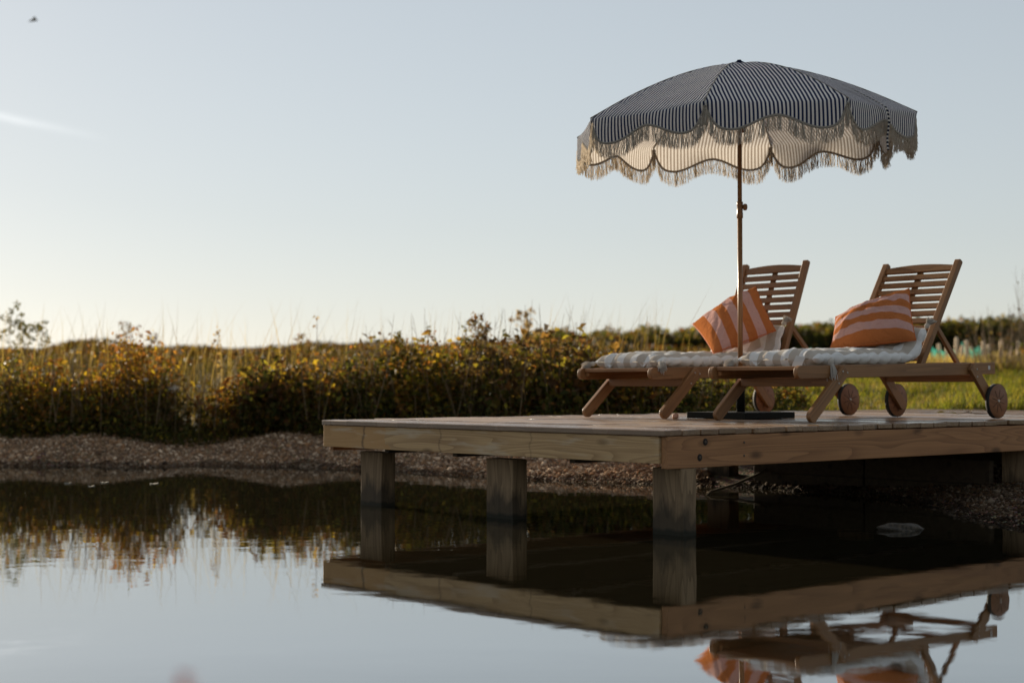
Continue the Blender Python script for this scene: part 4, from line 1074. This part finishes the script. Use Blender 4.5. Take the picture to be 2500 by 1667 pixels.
# stake fence with green netting
fence = empty('stake_fence', (8.0, 28.2, 0), 0, 'pale wooden stakes with torn green netting behind the nearer lounger', 'fence')
M_STAKE = simple('pale_split_stake', (.74, .56, .37), .85, 0, .004, 25)
m = M('green_netting'); o_ = m.obj()
wv = m.noise(m.mapv(o_, (1, 1, 1)), 5, 3)
M_NET = m.done(m.n('ShaderNodeMixShader', {0: .75, 1: m.n('ShaderNodeBsdfTransparent').outputs[0], 2: m.n('ShaderNodeMixShader', {0: .5, 1: m.bsdf(m.mix(wv, (.06, .30, .24), (.10, .38, .30)), .6), 2: m.n('ShaderNodeBsdfTranslucent', {'Color': (.08, .40, .32, 1)}).outputs[0]}).outputs[0]}).outputs[0])
for (zx, ztop, zbot, lean) in ((1935, 865, 930, .0), (2300, 838, 886, -.12), (2333, 822, 888, .02), (2312, 840, 888, 0), (2345, 842, 890, .05), (2359, 829, 890, 0), (2370, 845, 890, 0), (2400, 831, 888, .0), (2413, 840, 890, 0), (2442, 828, 886, .03), (2486, 830, 890, 0), (2470, 845, 890, -.04)):
    D = 28.2+random.uniform(-.4, .4); x = (zx-1250)/3831*D; z1 = HC+(937-ztop)/3831*D; z0 = float(ground_z(np.array([x]), np.array([D]))[0])-.1
    o = MB().tube([(0, 0, z0), (lean*(z1-z0)*.5, 0, (z0+z1)/2), (lean*(z1-z0), 0, z1-.03), (lean*(z1-z0), 0, z1)], [.034, .036, .034, .015], 7).build('stake', M_STAKE, fence)
    o.location = (x-8.0, D-28.2, 0)
def net(x0, x1, zt0, zt1, sagz, D):
    n = 16; V = []
    for j in range(5):
        for i in range(n+1):
            f = i/n; x = x0+(x1-x0)*f; zt = zt0+(zt1-zt0)*f-sagz*math.sin(math.pi*f)+.03*math.sin(i*2.1)
            zb = float(ground_z(np.array([x]), np.array([D]))[0]); V.append((x-8.0, .06*math.sin(i*1.3+j), zb+(zt-zb)*j/4))
    ii = np.arange(5*(n+1)).reshape(5, n+1); F = np.stack([ii[:-1, :-1], ii[:-1, 1:], ii[1:, 1:], ii[1:, :-1]], -1).reshape(-1, 4)
    mesh_np('netting', V, F, M_NET, fence, smooth=True)
def fx(px_, D=28.2): return (px_-1250)/3831*D
def fz(py_, D=28.2): return HC+(937-py_)/3831*D
net(fx(2272), fx(2333), fz(848), fz(850), .05, 28.2); net(fx(2345), fx(2400), fz(835), fz(840), .10, 28.2); net(fx(1975), fx(2045), fz(850), fz(850), .12, 28.25); net(fx(2400), fx(2500), fz(868), fz(866), .1, 28.2)

# ------------------------------------------------------------------ the bird high up left, and the flower close to the camera
m = M('bird_feathers'); M_BIRD = m.done(m.bsdf(m.mix(m.noise(m.obj(), 30), (.30, .29, .29), (.38, .36, .34)), .8))
D = 38.0
bird = MB()
bird.tube([(-.12, 0, 0), (-.06, 0, .012), (0, 0, .015), (.07, 0, .005), (.11, 0, 0)], [.006, .026, .030, .018, .004], 8)
bird.add([(-.03, .02, .02), (.05, .02, .02), (.07, .16, .05), (.0, .17, .055), (-.03, .02, .012), (.05, .02, .012), (.07, .16, .044), (.0, .17, .049)], [(0, 1, 2, 3), (7, 6, 5, 4), (0, 4, 5, 1), (1, 5, 6, 2), (2, 6, 7, 3), (3, 7, 4, 0)])
bird.add([(-.03, -.02, .02), (.05, -.02, .02), (.07, -.16, .05), (.0, -.17, .055), (-.03, -.02, .012), (.05, -.02, .012), (.07, -.16, .044), (.0, -.17, .049)], [(3, 2, 1, 0), (4, 5, 6, 7), (1, 5, 4, 0), (2, 6, 5, 1), (3, 7, 6, 2), (0, 4, 7, 3)])
o = bird.build('bird', M_BIRD); o.location = ((76-1250)/3831*D, D, HC+(937-47)/3831*D); o.rotation_euler = (0, R(-10), R(15)); tag(o, 'tiny dark bird in the sky at the upper left', 'bird')
fl = empty('water_flower', ((455-1250)/3831*1.7, 1.7, -.05), 0, 'blurred pink flower spike close to the camera at the bottom edge', 'flower')
zt = HC-(1638-937)/3831*1.7+.05
MB().tube([(0, .0, -.3), (.01, 0, zt*.5), (0, 0, zt-.03)], [.004, .0035, .002], 6).build('stem', M_STEM, fl)
m = M('pink_petals'); M_PINK = m.done(m.bsdf(m.mix(m.noise(m.obj(), 80), (.60, .20, .16), (.66, .30, .25)), .7))
C = np.stack([rng.normal(0, .0035, 160), rng.normal(0, .0035, 160), zt-.05*rng.random(160)**1.0], -1)
leaves('petals', C, rng.uniform(.005, .009, 160), np.full((160, 3), .5), M_PINK, fl)
